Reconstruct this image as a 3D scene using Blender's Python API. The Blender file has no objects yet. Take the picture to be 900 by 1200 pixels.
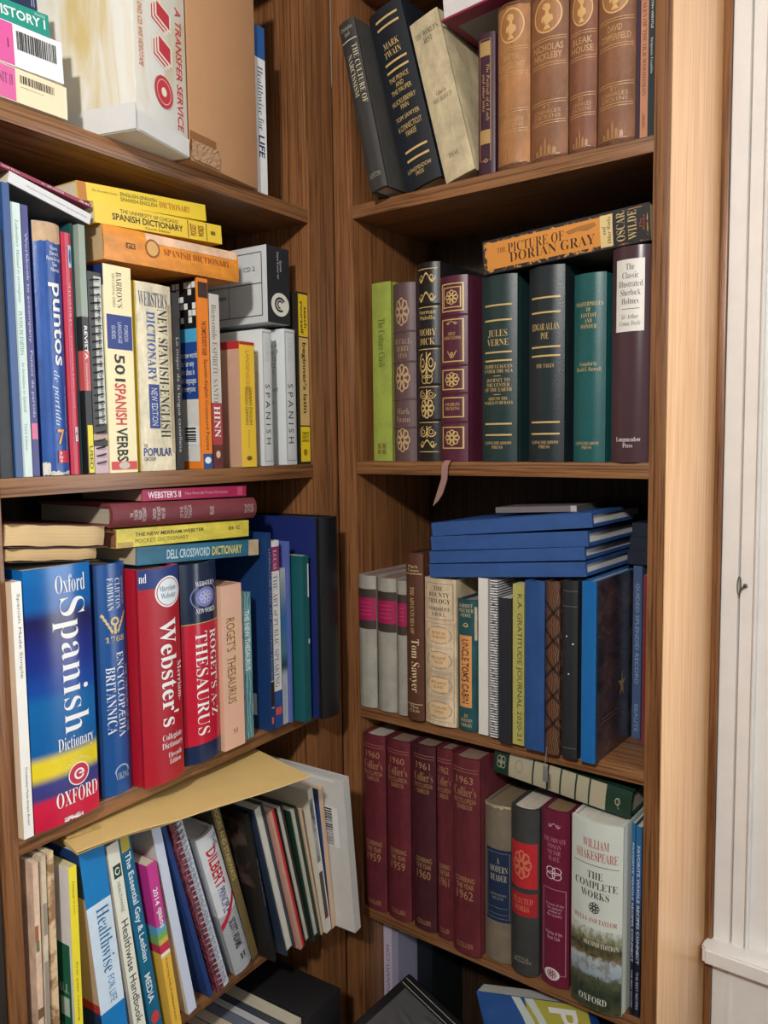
import bpy, bmesh, math, random
from mathutils import Matrix, Vector
random.seed(7)
scene = bpy.context.scene
COL = scene.collection

# ------------------------------------------------------------------ camera, world, lights, exposure
cam_data = bpy.data.cameras.new('camera')
cam = bpy.data.objects.new('camera', cam_data); COL.objects.link(cam)
cam_data.sensor_fit = 'VERTICAL'; cam_data.sensor_height = 36.0
cam_data.lens = 28.8963
cam_data.clip_start = 0.02
cam.matrix_world = Matrix([[0.796305, -0.041648, 0.60346, 0.814389], [0.604768, 0.075244, -0.792839, -0.956811], [-0.012386, 0.996295, 0.085105, 1.497411], [0.0, 0.0, 0.0, 1.0]])
scene.camera = cam
scene.view_settings.view_transform = 'Standard'
scene.view_settings.look = 'None'
scene.view_settings.gamma = 1.0
scene.view_settings.use_curve_mapping = False
scene.view_settings.exposure = 0.0
world = bpy.data.worlds.new('world'); scene.world = world
world.use_nodes = True
world.node_tree.nodes['Background'].inputs[0].default_value = (0.75, 0.85, 1.0, 1)
world.node_tree.nodes['Background'].inputs[1].default_value = 0.5

def area_light(name, loc, target, sx, sy, power, color):
    d = bpy.data.lights.new(name, 'AREA'); d.shape = 'RECTANGLE'; d.size = sx; d.size_y = sy
    d.energy = power; d.color = color
    o = bpy.data.objects.new(name, d); COL.objects.link(o)
    o.location = loc
    o.rotation_euler = (Vector(target) - Vector(loc)).to_track_quat('-Z', 'Y').to_euler()
    return o
# the lamp under the ceiling, and daylight through the window, plus an added side fill
d = bpy.data.lights.new('ceiling_spot', 'SPOT'); d.energy = 106; d.color = (1.0, 0.97, 0.93); d.shadow_soft_size = 0.06
d.spot_size = math.radians(150); d.spot_blend = 1.0
spot = bpy.data.objects.new('ceiling_spot', d); COL.objects.link(spot); spot.location = (1.0, -1.75, 2.29)
spot.rotation_euler = (Vector((0.15, 0.0, 1.72)) - spot.location).to_track_quat('-Z', 'Y').to_euler()
area_light('daylight_window', (1.10, 0.33, 1.50), (1.0, -1.0, 1.3), 0.8, 1.25, 21, (0.95, 0.97, 1.0))
area_light('added_side_daylight', (2.36, -0.95, 1.50), (0.0, -0.6, 1.35), 1.0, 1.2, 7, (0.95, 0.97, 1.0))  # fill light added behind an unseen, made-up window in the right wall

# ------------------------------------------------------------------ materials
def srgb(c):
    g = 0.3 * c[0] + 0.59 * c[1] + 0.11 * c[2]
    c = [max(0, min(255, g + (v - g) * 0.90)) for v in c]
    return tuple(((v / 255) / 12.92 if v / 255 <= 0.04045 else ((v / 255 + 0.055) / 1.055) ** 2.4) for v in c)
MATS = {}
def nodes_of(name):
    m = bpy.data.materials.new(name); m.use_nodes = True
    nt = m.node_tree
    return m, nt, nt.nodes['Principled BSDF']
def link(nt, a, b): nt.links.new(a, b)
def coords(nt, scale):
    tc = nt.nodes.new('ShaderNodeTexCoord'); mp = nt.nodes.new('ShaderNodeMapping')
    mp.inputs['Scale'].default_value = scale
    link(nt, tc.outputs['Object'], mp.inputs['Vector'])
    return mp.outputs['Vector']
def noise(nt, vec, scale, detail=3, rough=0.6, dist=0.0):
    n = nt.nodes.new('ShaderNodeTexNoise')
    n.inputs['Scale'].default_value = scale; n.inputs['Detail'].default_value = detail
    n.inputs['Roughness'].default_value = rough; n.inputs['Distortion'].default_value = dist
    link(nt, vec, n.inputs['Vector']); return n.outputs['Fac']
def ramp(nt, fac, stops, interp='LINEAR'):
    r = nt.nodes.new('ShaderNodeValToRGB'); r.color_ramp.interpolation = interp
    els = r.color_ramp.elements
    while len(els) < len(stops): els.new(0.5)
    for e, (p, c) in zip(els, stops):
        e.position = p; e.color = tuple(c) + (1,)
    link(nt, fac, r.inputs['Fac']); return r.outputs['Color']
def mix(nt, fac, a, b, mode='MIX'):
    n = nt.nodes.new('ShaderNodeMix'); n.data_type = 'RGBA'; n.blend_type = mode
    for s, v in ((n.inputs[0], fac), (n.inputs[6], a), (n.inputs[7], b)):
        if isinstance(v, (int, float)): s.default_value = v
        elif isinstance(v, tuple): s.default_value = v + (1,) if len(v) == 3 else v
        else: link(nt, v, s)
    return n.outputs[2]
def bump(nt, b, height, strength, dist=0.001):
    n = nt.nodes.new('ShaderNodeBump'); n.inputs['Strength'].default_value = strength
    n.inputs['Distance'].default_value = dist
    link(nt, height, n.inputs['Height']); link(nt, n.outputs['Normal'], b.inputs['Normal'])

def wood(axis, dark, mid, light, rough=0.38, key=''):
    """oak: grain stretched along one axis of the part"""
    k = ('wood', axis, dark, mid, light, rough, key)
    if k in MATS: return MATS[k]
    m, nt, b = nodes_of('oak_' + axis + key)
    sc = {'x': (2.2, 130, 130), 'y': (130, 2.2, 130), 'z': (130, 130, 2.2)}[axis]
    sc2 = {'x': (0.8, 24, 24), 'y': (24, 0.8, 24), 'z': (24, 24, 0.8)}[axis]
    v = coords(nt, sc); v2 = coords(nt, sc2)
    f1 = noise(nt, v, 2.6, 4, 0.65, 0.3)
    f2 = noise(nt, v2, 2.0, 3, 0.55, 0.8)
    c2 = ramp(nt, f2, [(0.30, srgb(mid)), (0.52, srgb(light)), (0.60, srgb(mid)), (0.72, srgb(light))])
    c1 = ramp(nt, f1, [(0.40, srgb(dark)), (0.51, (1, 1, 1))])
    col = mix(nt, 0.6, c2, c1, 'MULTIPLY')
    link(nt, col, b.inputs['Base Color'])
    b.inputs['Roughness'].default_value = rough
    bump(nt, b, f1, 0.25, 0.0006)
    MATS[k] = m; return m

def flat(color, rough=0.5, kind='paper', spec=0.5, metal=0.0):
    """plain stuff of one colour with a little wear; kind sets the grain"""
    k = ('flat', color, rough, kind, metal)
    if k in MATS: return MATS[k]
    m, nt, b = nodes_of(kind + '_%02x%02x%02x' % tuple(int(max(0, min(255, c))) for c in color))
    c = srgb(color)
    b.inputs['Roughness'].default_value = rough; b.inputs['Metallic'].default_value = metal
    if kind == 'cloth':
        v = coords(nt, (1, 1, 1))
        f = noise(nt, coords(nt, (900, 900, 300)), 1.0, 2); g = noise(nt, coords(nt, (300, 300, 900)), 1.0, 2)
        h = mix(nt, 0.5, f, g)
        col = mix(nt, h, tuple(x * 0.78 for x in c), tuple(min(1, x * 1.22) for x in c))
        w = noise(nt, v, 30, 4)
        col = mix(nt, ramp(nt, w, [(0.35, (0.8, 0.8, 0.8)), (0.6, (1, 1, 1))]), (0, 0, 0), col)
        link(nt, col, b.inputs['Base Color']); bump(nt, b, h, 0.35, 0.0005)
    elif kind == 'leather':
        v = coords(nt, (1, 1, 1))
        f = noise(nt, v, 620, 3, 0.6)
        w = noise(nt, v, 26, 4)
        col = mix(nt, w, tuple(x * 0.75 for x in c), tuple(min(1, x * 1.25) for x in c))
        link(nt, col, b.inputs['Base Color']); bump(nt, b, f, 0.3, 0.0007)
    elif kind == 'worn':
        v = coords(nt, (1, 1, 0.6))
        w = noise(nt, v, 38, 6, 0.7)
        col = mix(nt, ramp(nt, w, [(0.36, (0, 0, 0)), (0.66, (1, 1, 1))]), tuple(x * 0.72 for x in c), tuple(min(1, x * 1.18) for x in c))
        f = noise(nt, v, 300, 4)
        link(nt, col, b.inputs['Base Color']); bump(nt, b, f, 0.3, 0.0008)
    elif kind == 'plain':
        b.inputs['Base Color'].default_value = c + (1,)
    else:
        w = noise(nt, coords(nt, (1, 1, 1)), 22, 5, 0.65)
        col = mix(nt, w, tuple(x * 0.88 for x in c), tuple(min(1, x * 1.08) for x in c))
        link(nt, col, b.inputs['Base Color']); bump(nt, b, w, 0.12, 0.0008)
    MATS[k] = m; return m

def pages_mat(color=(226, 212, 182)):
    k = ('pages', color)
    if k in MATS: return MATS[k]
    m, nt, b = nodes_of('page_edges')
    f = noise(nt, coords(nt, (1500, 8, 8)), 1.0, 2)
    g = noise(nt, coords(nt, (20, 20, 20)), 1.0, 3)
    c = srgb(color)
    col = mix(nt, f, tuple(x * 0.62 for x in c), tuple(min(1, x * 1.12) for x in c))
    col = mix(nt, ramp(nt, g, [(0.3, (0.85, 0.85, 0.85)), (0.6, (1, 1, 1))]), (0.25, 0.2, 0.12), col)
    link(nt, col, b.inputs['Base Color']); b.inputs['Roughness'].default_value = 0.8
    bump(nt, b, f, 0.3, 0.0005)
    MATS[k] = m; return m

def zones(H, stops, rough=0.35, soft=False, kind='paper', tex=None):
    """a jacket printed in bands: stops = [(v from the top, colour), ...]"""
    m, nt, b = nodes_of('printed_jacket')
    tc = nt.nodes.new('ShaderNodeTexCoord'); sx = nt.nodes.new('ShaderNodeSeparateXYZ')
    link(nt, tc.outputs['Object'], sx.inputs[0])
    mr = nt.nodes.new('ShaderNodeMapRange')
    mr.inputs[1].default_value = H; mr.inputs[2].default_value = 0
    link(nt, sx.outputs[2], mr.inputs[0])
    fac = mr.outputs[0]
    if tex:
        w0 = noise(nt, coords(nt, (1, 1, 1)), tex, 5, 0.6)
        ad = nt.nodes.new('ShaderNodeMath'); ad.operation = 'MULTIPLY_ADD'
        link(nt, w0, ad.inputs[0]); ad.inputs[1].default_value = 0.12
        sb = nt.nodes.new('ShaderNodeMath'); sb.operation = 'SUBTRACT'; link(nt, fac, sb.inputs[0]); sb.inputs[1].default_value = 0.06
        link(nt, sb.outputs[0], ad.inputs[2]); fac = ad.outputs[0]
    col = ramp(nt, fac, [(v, srgb(c)) for v, c in stops], 'EASE' if soft else 'CONSTANT')
    w = noise(nt, coords(nt, (1, 1, 1)), 24, 5, 0.65)
    col = mix(nt, ramp(nt, w, [(0.3, (0.86, 0.86, 0.86)), (0.65, (1, 1, 1))]), (0, 0, 0), col)
    link(nt, col, b.inputs['Base Color']); b.inputs['Roughness'].default_value = rough
    return m

def pattern(color_a, color_b, scale, kind='noise', rough=0.5, stretch=(1, 1, 1), lo=0.45, hi=0.55):
    k = ('pattern', color_a, color_b, scale, kind, rough, stretch, lo, hi)
    if k in MATS: return MATS[k]
    m, nt, b = nodes_of('patterned_cover')
    v = coords(nt, stretch)
    if kind == 'voronoi':
        n = nt.nodes.new('ShaderNodeTexVoronoi'); n.inputs['Scale'].default_value = scale
        link(nt, v, n.inputs['Vector']); f = n.outputs['Distance']
    elif kind == 'wave':
        n = nt.nodes.new('ShaderNodeTexWave'); n.inputs['Scale'].default_value = scale
        n.inputs['Distortion'].default_value = 6; n.inputs['Detail'].default_value = 2
        link(nt, v, n.inputs['Vector']); f = n.outputs['Fac']
    elif kind == 'stripe':
        n = nt.nodes.new('ShaderNodeTexWave'); n.inputs['Scale'].default_value = scale
        n.bands_direction = 'Z'
        n.inputs['Distortion'].default_value = 0.4
        link(nt, v, n.inputs['Vector']); f = n.outputs['Fac']
    else:
        f = noise(nt, v, scale, 4, 0.6, 0.6)
    col = ramp(nt, f, [(lo, srgb(color_a)), (hi, srgb(color_b))])
    link(nt, col, b.inputs['Base Color']); b.inputs['Roughness'].default_value = rough
    bump(nt, b, f, 0.25, 0.0008)
    MATS[k] = m; return m

GOLD = (206, 172, 104)
def foil(color=GOLD):
    return flat(tuple(color), 0.34, 'plain', metal=0.0)

# ------------------------------------------------------------------ mesh helpers
def finish(name, bm, mat, parent=None, matrix=None, smooth=True, angle=35):
    me = bpy.data.meshes.new(name)
    bm.to_mesh(me); bm.free()
    if smooth and len(me.polygons):
        me.polygons.foreach_set('use_smooth', [True] * len(me.polygons))
        me.set_sharp_from_angle(angle=math.radians(angle))
    if mat: me.materials.append(mat)
    o = bpy.data.objects.new(name, me); COL.objects.link(o)
    if parent is not None: o.parent = parent
    if matrix is not None: o.matrix_local = matrix
    return o
def add_box(bm, x0, y0, z0, x1, y1, z1, bev=0.0):
    r = bmesh.ops.create_cube(bm, size=1.0)
    vs = r['verts']
    for v in vs:
        v.co = Vector(((x0 + x1) / 2 + v.co.x * (x1 - x0), (y0 + y1) / 2 + v.co.y * (y1 - y0), (z0 + z1) / 2 + v.co.z * (z1 - z0)))
    if bev > 0:
        es = list({e for v in vs for e in v.link_edges})
        bmesh.ops.bevel(bm, geom=es, offset=bev, segments=2, affect='EDGES', profile=0.6)
def box(name, mat, parent, x0, y0, z0, x1, y1, z1, bev=0.0, matrix=None):
    bm = bmesh.new(); add_box(bm, x0, y0, z0, x1, y1, z1, bev)
    return finish(name, bm, mat, parent, matrix)
def prism(bm, pts, z0, z1, cap=True):
    """closed outline in x,y pulled up from z0 to z1"""
    lo = [bm.verts.new((x, y, z0)) for x, y in pts]; hi = [bm.verts.new((x, y, z1)) for x, y in pts]
    n = len(pts)
    for i in range(n):
        j = (i + 1) % n
        bm.faces.new((lo[i], lo[j], hi[j], hi[i]))
    if cap:
        bm.faces.new(list(reversed(lo))); bm.faces.new(hi)
    bmesh.ops.recalc_face_normals(bm, faces=bm.faces)
def tube(bm, pts, r, seg=8):
    rings = []
    for i, p in enumerate(pts):
        p = Vector(p)
        t = (Vector(pts[min(i + 1, len(pts) - 1)]) - Vector(pts[max(i - 1, 0)])).normalized()
        a = t.orthogonal().normalized(); b = t.cross(a)
        if rings:
            pa = prev_a - t * prev_a.dot(t)
            if pa.length > 1e-6: a = pa.normalized(); b = t.cross(a)
        prev_a = a
        rings.append([bm.verts.new(p + (a * math.cos(k * 2 * math.pi / seg) + b * math.sin(k * 2 * math.pi / seg)) * r) for k in range(seg)])
    for A, B in zip(rings, rings[1:]):
        for k in range(seg):
            bm.faces.new((A[k], A[(k + 1) % seg], B[(k + 1) % seg], B[k]))
    bm.faces.new(rings[0][::-1]); bm.faces.new(rings[-1])
def tag(o, label, cat, group=None):
    o['label'] = label; o['category'] = cat
    if group: o['group'] = group
    return o
def empty(name, matrix):
    o = bpy.data.objects.new(name, None); COL.objects.link(o)
    o.empty_display_size = 0.02
    o.matrix_world = matrix; return o
def structure(o):
    o['kind'] = 'structure'; return o

# ------------------------------------------------------------------ lettering
def bold_serif(t):
    out = ''
    for ch in t:
        if 'A' <= ch <= 'Z': out += chr(0x1D400 + ord(ch) - 65)
        elif 'a' <= ch <= 'z': out += chr(0x1D41A + ord(ch) - 97)
        elif '0' <= ch <= '9': out += chr(0x1D7CE + ord(ch) - 48)
        else: out += ch
    return out
def italic_serif(t):
    out = ''
    for ch in t:
        if 'A' <= ch <= 'Z': out += chr(0x1D468 + ord(ch) - 65)
        elif 'a' <= ch <= 'z': out += chr(0x1D482 + ord(ch) - 97)
        else: out += ch
    return out
TEXTS = {}
def text_polys(t, style):
    """lettering as flat polygons filling a 1 x 1 box"""
    k = (t, style)
    if k in TEXTS: return TEXTS[k]
    c = bpy.data.curves.new('lettering', 'FONT')
    c.body = {'s': bold_serif, 'i': italic_serif}.get(style[:1], lambda x: x)(t)
    c.align_x = 'CENTER'; c.resolution_u = 2; c.space_line = 0.92
    if style == 's' or style == 'i': c.offset = -0.011
    if 'b' in style: c.offset = 0.018 if style != 'sb' else 0.0
    if 'l' in style: c.space_line = 1.15
    o = bpy.data.objects.new('lettering', c)
    me = o.to_mesh()
    vs = [tuple(v.co) for v in me.vertices]; fs = [tuple(p.vertices) for p in me.polygons]
    o.to_mesh_clear(); bpy.data.objects.remove(o); bpy.data.curves.remove(c)
    x0 = min(v[0] for v in vs); x1 = max(v[0] for v in vs); y0 = min(v[1] for v in vs); y1 = max(v[1] for v in vs)
    vs = [((v[0] - x0) / max(1e-6, x1 - x0), (v[1] - y0) / max(1e-6, y1 - y0)) for v in vs]
    TEXTS[k] = (vs, fs); return TEXTS[k]

# ------------------------------------------------------------------ the book builder
# local frame of every book: x thickness, y depth (spine at y = 0, looking to -y), z height
class Spine:
    def __init__(s, T, H, rnd):
        s.T, s.H = T, H
        s.sg = min(T * 0.5, 0.022) * rnd      # how far a rounded spine bulges
        if s.sg > 0:
            h = T / 2; s.R = (h * h + s.sg * s.sg) / (2 * s.sg)
    def y(s, x):
        if s.sg <= 1e-6: return 0.0
        dx = min(abs(x - s.T / 2), s.T / 2)
        return s.R - math.sqrt(max(0, s.R * s.R - dx * dx))
    def pt(s, u, v, off):
        x = u * s.T
        return Vector((x, s.y(x) - off, (1 - v) * s.H))

def spine_patch(name, sp, root, mat, u0, v0, u1, v1, off=0.00025, nv=1, wob=0.0):
    bm = bmesh.new(); n = 1 if sp.sg < 1e-6 else 10
    rows = []
    for j in range(nv + 1):
        v = v0 + (v1 - v0) * j / nv
        rows.append([bm.verts.new(sp.pt(u0 + (u1 - u0) * i / n, min(0.999, max(0.001, v + (random.uniform(-wob, wob) if wob else 0))), off)) for i in range(n + 1)])
    for A, B in zip(rows, rows[1:]):
        for i in range(n): bm.faces.new((B[i], B[i + 1], A[i + 1], A[i]))
    return finish(name, bm, mat, root)
def spine_poly(name, sp, root, mat, polys, off=0.0004):
    """flat polygons given in spine coordinates (u, v), bent onto the spine"""
    bm = bmesh.new()
    for poly in polys:
        vs = [bm.verts.new((u * sp.T, 0, (1 - v) * sp.H)) for u, v in poly]
        try: bm.faces.new(vs)
        except ValueError: pass
    bend(bm, sp, off)
    return finish(name, bm, mat, root, smooth=False)
def bend(bm, sp, off):
    if sp.sg > 1e-6:
        xs = [v.co.x for v in bm.verts]
        if xs:
            a, b = min(xs), max(xs); n = max(1, int((b - a) / sp.T * 9))
            for i in range(1, n):
                bmesh.ops.bisect_plane(bm, geom=bm.verts[:] + bm.edges[:] + bm.faces[:], plane_co=(a + (b - a) * i / n, 0, 0), plane_no=(1, 0, 0))
    for v in bm.verts: v.co.y = sp.y(v.co.x) - off
    for f in bm.faces:
        f.normal_update()
        if f.normal.y > 0: f.normal_flip()
def spine_text(name, sp, root, mat, t, u0, v0, u1, v1, orient, style, off=0.0005):
    vs, fs = text_polys(t, style)
    bm = bmesh.new(); bv = []
    for a, b in vs:
        if orient == 'h': u, v = u0 + a * (u1 - u0), v1 + b * (v0 - v1)
        elif orient == 'v': u, v = u0 + b * (u1 - u0), v0 + a * (v1 - v0)       # reads downwards
        else: u, v = u1 + b * (u0 - u1), v1 + a * (v0 - v1)                     # reads upwards
        bv.append(bm.verts.new((u * sp.T, 0, (1 - v) * sp.H)))
    for f in fs:
        try: bm.faces.new([bv[i] for i in f])
        except ValueError: pass
    bend(bm, sp, off)
    return finish(name, bm, mat, root, smooth=False)
def arc_poly(cu, cv, ru, rv, n=24, a0=0, a1=360):
    return [(cu + ru * math.cos(math.radians(a0 + (a1 - a0) * i / n)), cv + rv * math.sin(math.radians(a0 + (a1 - a0) * i / n))) for i in range(n if a1 - a0 == 360 else n + 1)]
def ring_polys(cu, cv, ru, rv, w, n=28, a0=0, a1=360):
    out = []
    for i in range(n):
        t0 = math.radians(a0 + (a1 - a0) * i / n); t1 = math.radians(a0 + (a1 - a0) * (i + 1) / n)
        out.append([(cu + ru * math.cos(t0), cv + rv * math.sin(t0)), (cu + ru * math.cos(t1), cv + rv * math.sin(t1)),
                    (cu + ru * (1 - w) * math.cos(t1), cv + rv * (1 - w) * math.sin(t1)), (cu + ru * (1 - w) * math.cos(t0), cv + rv * (1 - w) * math.sin(t0))])
    return out
def frame_polys(u0, v0, u1, v1, wu, wv):
    return [[(u0, v0), (u1, v0), (u1, v0 + wv), (u0, v0 + wv)], [(u0, v1 - wv), (u1, v1 - wv), (u1, v1), (u0, v1)],
            [(u0, v0), (u0 + wu, v0), (u0 + wu, v1), (u0, v1)], [(u1 - wu, v0), (u1, v0), (u1, v1), (u1 - wu, v1)]]
def side_patch(name, root, mat, T, H, D, side, y0, v0, y1, v1, off=0.0004):
    """printed area on a cover: y0, y1 as parts of the depth from the spine"""
    x = -off if side == 'L' else T + off
    bm = bmesh.new()
    vs = [bm.verts.new((x, y * D, (1 - v) * H)) for y, v in ((y0, v0), (y1, v0), (y1, v1), (y0, v1))]
    f = bm.faces.new(vs); f.normal_update()
    if (f.normal.x > 0) == (side == 'L'): f.normal_flip()
    return finish(name, bm, mat, root, smooth=False)
def side_text(name, root, mat, T, H, D, side, t, y0, v0, y1, v1, orient, style, off=0.0006):
    vs, fs = text_polys(t, style)
    x = -off if side == 'L' else T + off
    bm = bmesh.new(); bv = []
    if side == 'L': y0, y1 = y1, y0     # seen from the left the spine is at the right
    for a, b in vs:
        if orient == 'h': y, v = y0 + a * (y1 - y0), v1 + b * (v0 - v1)
        else: y, v = y0 + b * (y1 - y0), v0 + a * (v1 - v0)
        bv.append(bm.verts.new((x, y * D, (1 - v) * H)))
    for f in fs:
        try: bm.faces.new([bv[i] for i in f])
        except ValueError: pass
    return finish(name, bm, mat, root, smooth=False)

def cover_mesh(bm, sp, D, b, hard, z0, z1):
    T = sp.T; n = 12 if sp.sg > 1e-6 else 1
    arc = [(T * i / n, sp.y(T * i / n)) for i in range(n + 1)]
    out = []
    if hard:
        g = sp.sg + 0.006
        out += [(0, D), (0, g + 0.004), (0.0014, g), (0, g - 0.004)] if T > 0.012 else [(0, D)]
    else: out += [(0, D)]
    out += [(x, max(y, 0.0004) if 0 < i < n else y) for i, (x, y) in enumerate(arc)]
    if hard and T > 0.012: out += [(T, g - 0.004), (T - 0.0014, g), (T, g + 0.004), (T, D)]
    else: out += [(T, D)]
    bi = b + (0.0014 if hard and T > 0.012 else 0)
    out += [(T - bi, D), (T - bi, sp.sg + bi + 0.001)]
    inner = [(x, y + bi) for x, y in arc if bi < x < T - bi]
    if sp.sg > 1e-6: out += [(x, max(y, 0) + 0.001) for x, y in reversed(inner)]
    out += [(bi, sp.sg + bi + 0.001), (bi, D)]
    q = []
    for p in out:
        if not q or (abs(p[0] - q[-1][0]) > 1e-6 or abs(p[1] - q[-1][1]) > 1e-6): q.append(p)
    prism(bm, q, z0, z1)

def jitter_edges(bm, amp):
    for v in bm.verts:
        v.co += Vector((random.uniform(-amp, amp), random.uniform(-amp, amp) * 0.6, random.uniform(-amp, amp)))

def make_book(name, M, T, H, D, style='paper', rnd=0.0, mat=None, pages=(226, 212, 182), dec=(), fore=False):
    """style: hard (boards, recessed pages), paper (flush), fore = the fore edge faces out"""
    root = empty(name, M)
    hard = style == 'hard'
    sp = Spine(T, H, rnd)
    b = min(0.0026, T * 0.16) if hard else 0.0005
    inset = 0.0032 if hard else 0.0006
    if fore:
        # spine inside, page edges towards the room: two boards and the block between them
        bm = bmesh.new(); prism(bm, [(0, 0), (b, 0), (b, D - b - 0.001), (T - b, D - b - 0.001), (T - b, 0), (T, 0), (T, D), (0, D)], 0, H)
        cov = finish('cover', bm, mat, root)
        bm = bmesh.new()
        if fore == 'wavy':
            n = 18; rings = []; rr = random.Random(int(H * 1e5))
            for i in range(n + 1):
                z = inset + (H - 2 * inset) * i / n
                w = 0.0012 * math.sin(i * 0.9) + rr.uniform(-0.0004, 0.0004); e = 0.006 * max(0, 1 - min(i, n - i) / 2.5)
                rings.append([bm.verts.new((b + 0.0002 + 0.0008 + w * 0.4, inset + e, z)), bm.verts.new((T * 0.5 + w, inset - 0.002 + e + rr.uniform(0, 0.0012), z)),
                              bm.verts.new((T - b - 0.0002 + w * 0.5, inset + e, z)), bm.verts.new((T - b - 0.0002, D - b - 0.002, z)), bm.verts.new((b + 0.0002, D - b - 0.002, z))])
            for A, B in zip(rings, rings[1:]):
                for k in range(5): bm.faces.new((A[k], A[(k + 1) % 5], B[(k + 1) % 5], B[k]))
            bm.faces.new(rings[0][::-1]); bm.faces.new(rings[-1])
            bmesh.ops.recalc_face_normals(bm, faces=bm.faces)
        else: add_box(bm, b + 0.0001, inset, inset, T - b - 0.0001, D - b - 0.002, H - inset)
        finish('page_block', bm, pages_mat(pages), root)
    else:
        bm = bmesh.new(); cover_mesh(bm, sp, D, b, hard, 0, H)
        cov = finish('cover', bm, mat, root)
        bi = b + (0.0015 if hard and T > 0.012 else 0.0001)
        y0 = sp.sg + bi + 0.0012
        bm = bmesh.new(); add_box(bm, bi, y0, inset, T - bi, D - (0.003 if hard else 0.0003), H - inset)
        blk = finish('page_block', bm, pages_mat(pages), root)
        if hard and T > 0.016:
            bm = bmesh.new()
            tube(bm, [(bi + (T - 2 * bi) * i / 8, y0 - 0.0004 + sp.y(bi + (T - 2 * bi) * i / 8) - sp.sg, H - inset + 0.0006) for i in range(9)], 0.0012, 6)
            finish('head_band', bm, flat((200, 190, 165), 0.7, 'plain'), blk)
    decorate(cov, sp, T, H, D, dec, mat)
    return root, cov

def decorate(root, sp, T, H, D, dec, mat=None):
    for idx, d in enumerate(dec):
        k = d[0]; lift = 0.0002 + 0.00005 * idx
        if k == 'b': spine_patch(d[6] if len(d) > 6 else 'spine_label', sp, root, flat(tuple(d[5]), 0.45, 'paper'), *d[1:5], lift)
        elif k == 'bm': spine_patch(d[6] if len(d) > 6 else 'spine_label', sp, root, MAKE[d[5]](), *d[1:5], lift)
        elif k == 'w': spine_patch('worn_edge', sp, root, flat(tuple(d[5]), 0.8, 'worn'), d[1], d[2], d[3], d[4], lift, 6, 0.006)
        elif k in ('h', 'v', 'u'): spine_text('lettering', sp, root, flat(tuple(d[6]), 0.4, 'plain'), d[1], *d[2:6], k, d[7] if len(d) > 7 else 's', lift)
        elif k == 'ring': spine_poly('printed_ring', sp, root, flat(tuple(d[6]), 0.4, 'plain'), ring_polys(*d[1:6]), lift)
        elif k == 'disc': spine_poly('printed_disc', sp, root, flat(tuple(d[5]), 0.4, 'plain'), [arc_poly(*d[1:5])], lift)
        elif k == 'arc': spine_poly('printed_arc', sp, root, flat(tuple(d[8]), 0.4, 'plain'), ring_polys(d[1], d[2], d[3], d[4], d[5], 14, d[6], d[7]), lift)
        elif k == 'f': spine_poly('gilt_frame', sp, root, flat(tuple(d[7]), 0.4, 'plain'), frame_polys(*d[1:7]), lift)
        elif k == 'l':
            for vv in d[1]:
                spine_poly('spine_line', sp, root, flat(tuple(d[5]), 0.4, 'plain'), [[(d[2], vv), (d[3], vv), (d[3], vv + d[4]), (d[2], vv + d[4])]], lift)
        elif k == 'p': spine_poly(d[3] if len(d) > 3 else 'printed_shape', sp, root, flat(tuple(d[2]), 0.4, 'plain'), d[1], lift)
        elif k == 'rib':
            for vv in d[1]:
                bm = bmesh.new()
                ps = [sp.pt(0.02 + 0.96 * i / 10, vv, -0.0006) for i in range(11)]
                tube(bm, ps, 0.0017, 6); finish('raised_band', bm, mat, root)
        elif k == 'orn': ornament(sp, root, *d[1:], lift)
        elif k == 'sb': side_patch('cover_print', root, flat(tuple(d[6]), 0.45, 'paper'), T, H, D, *d[1:6], lift)
        elif k == 'sm': side_patch('cover_print', root, MAKE[d[6]](), T, H, D, *d[1:6], lift)
        elif k in ('sh', 'sv'): side_text('cover_lettering', root, flat(tuple(d[6]), 0.4, 'plain'), T, H, D, 'L', d[1], *d[2:6], k[1], d[7] if len(d) > 7 else '', lift)
        elif k == 'fb':    # printed paper on the head or tail is not needed; sticker on the spine
            spine_patch('sticker', sp, root, flat(tuple(d[5]), 0.4, 'paper'), *d[1:5], 0.0006)

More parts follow.
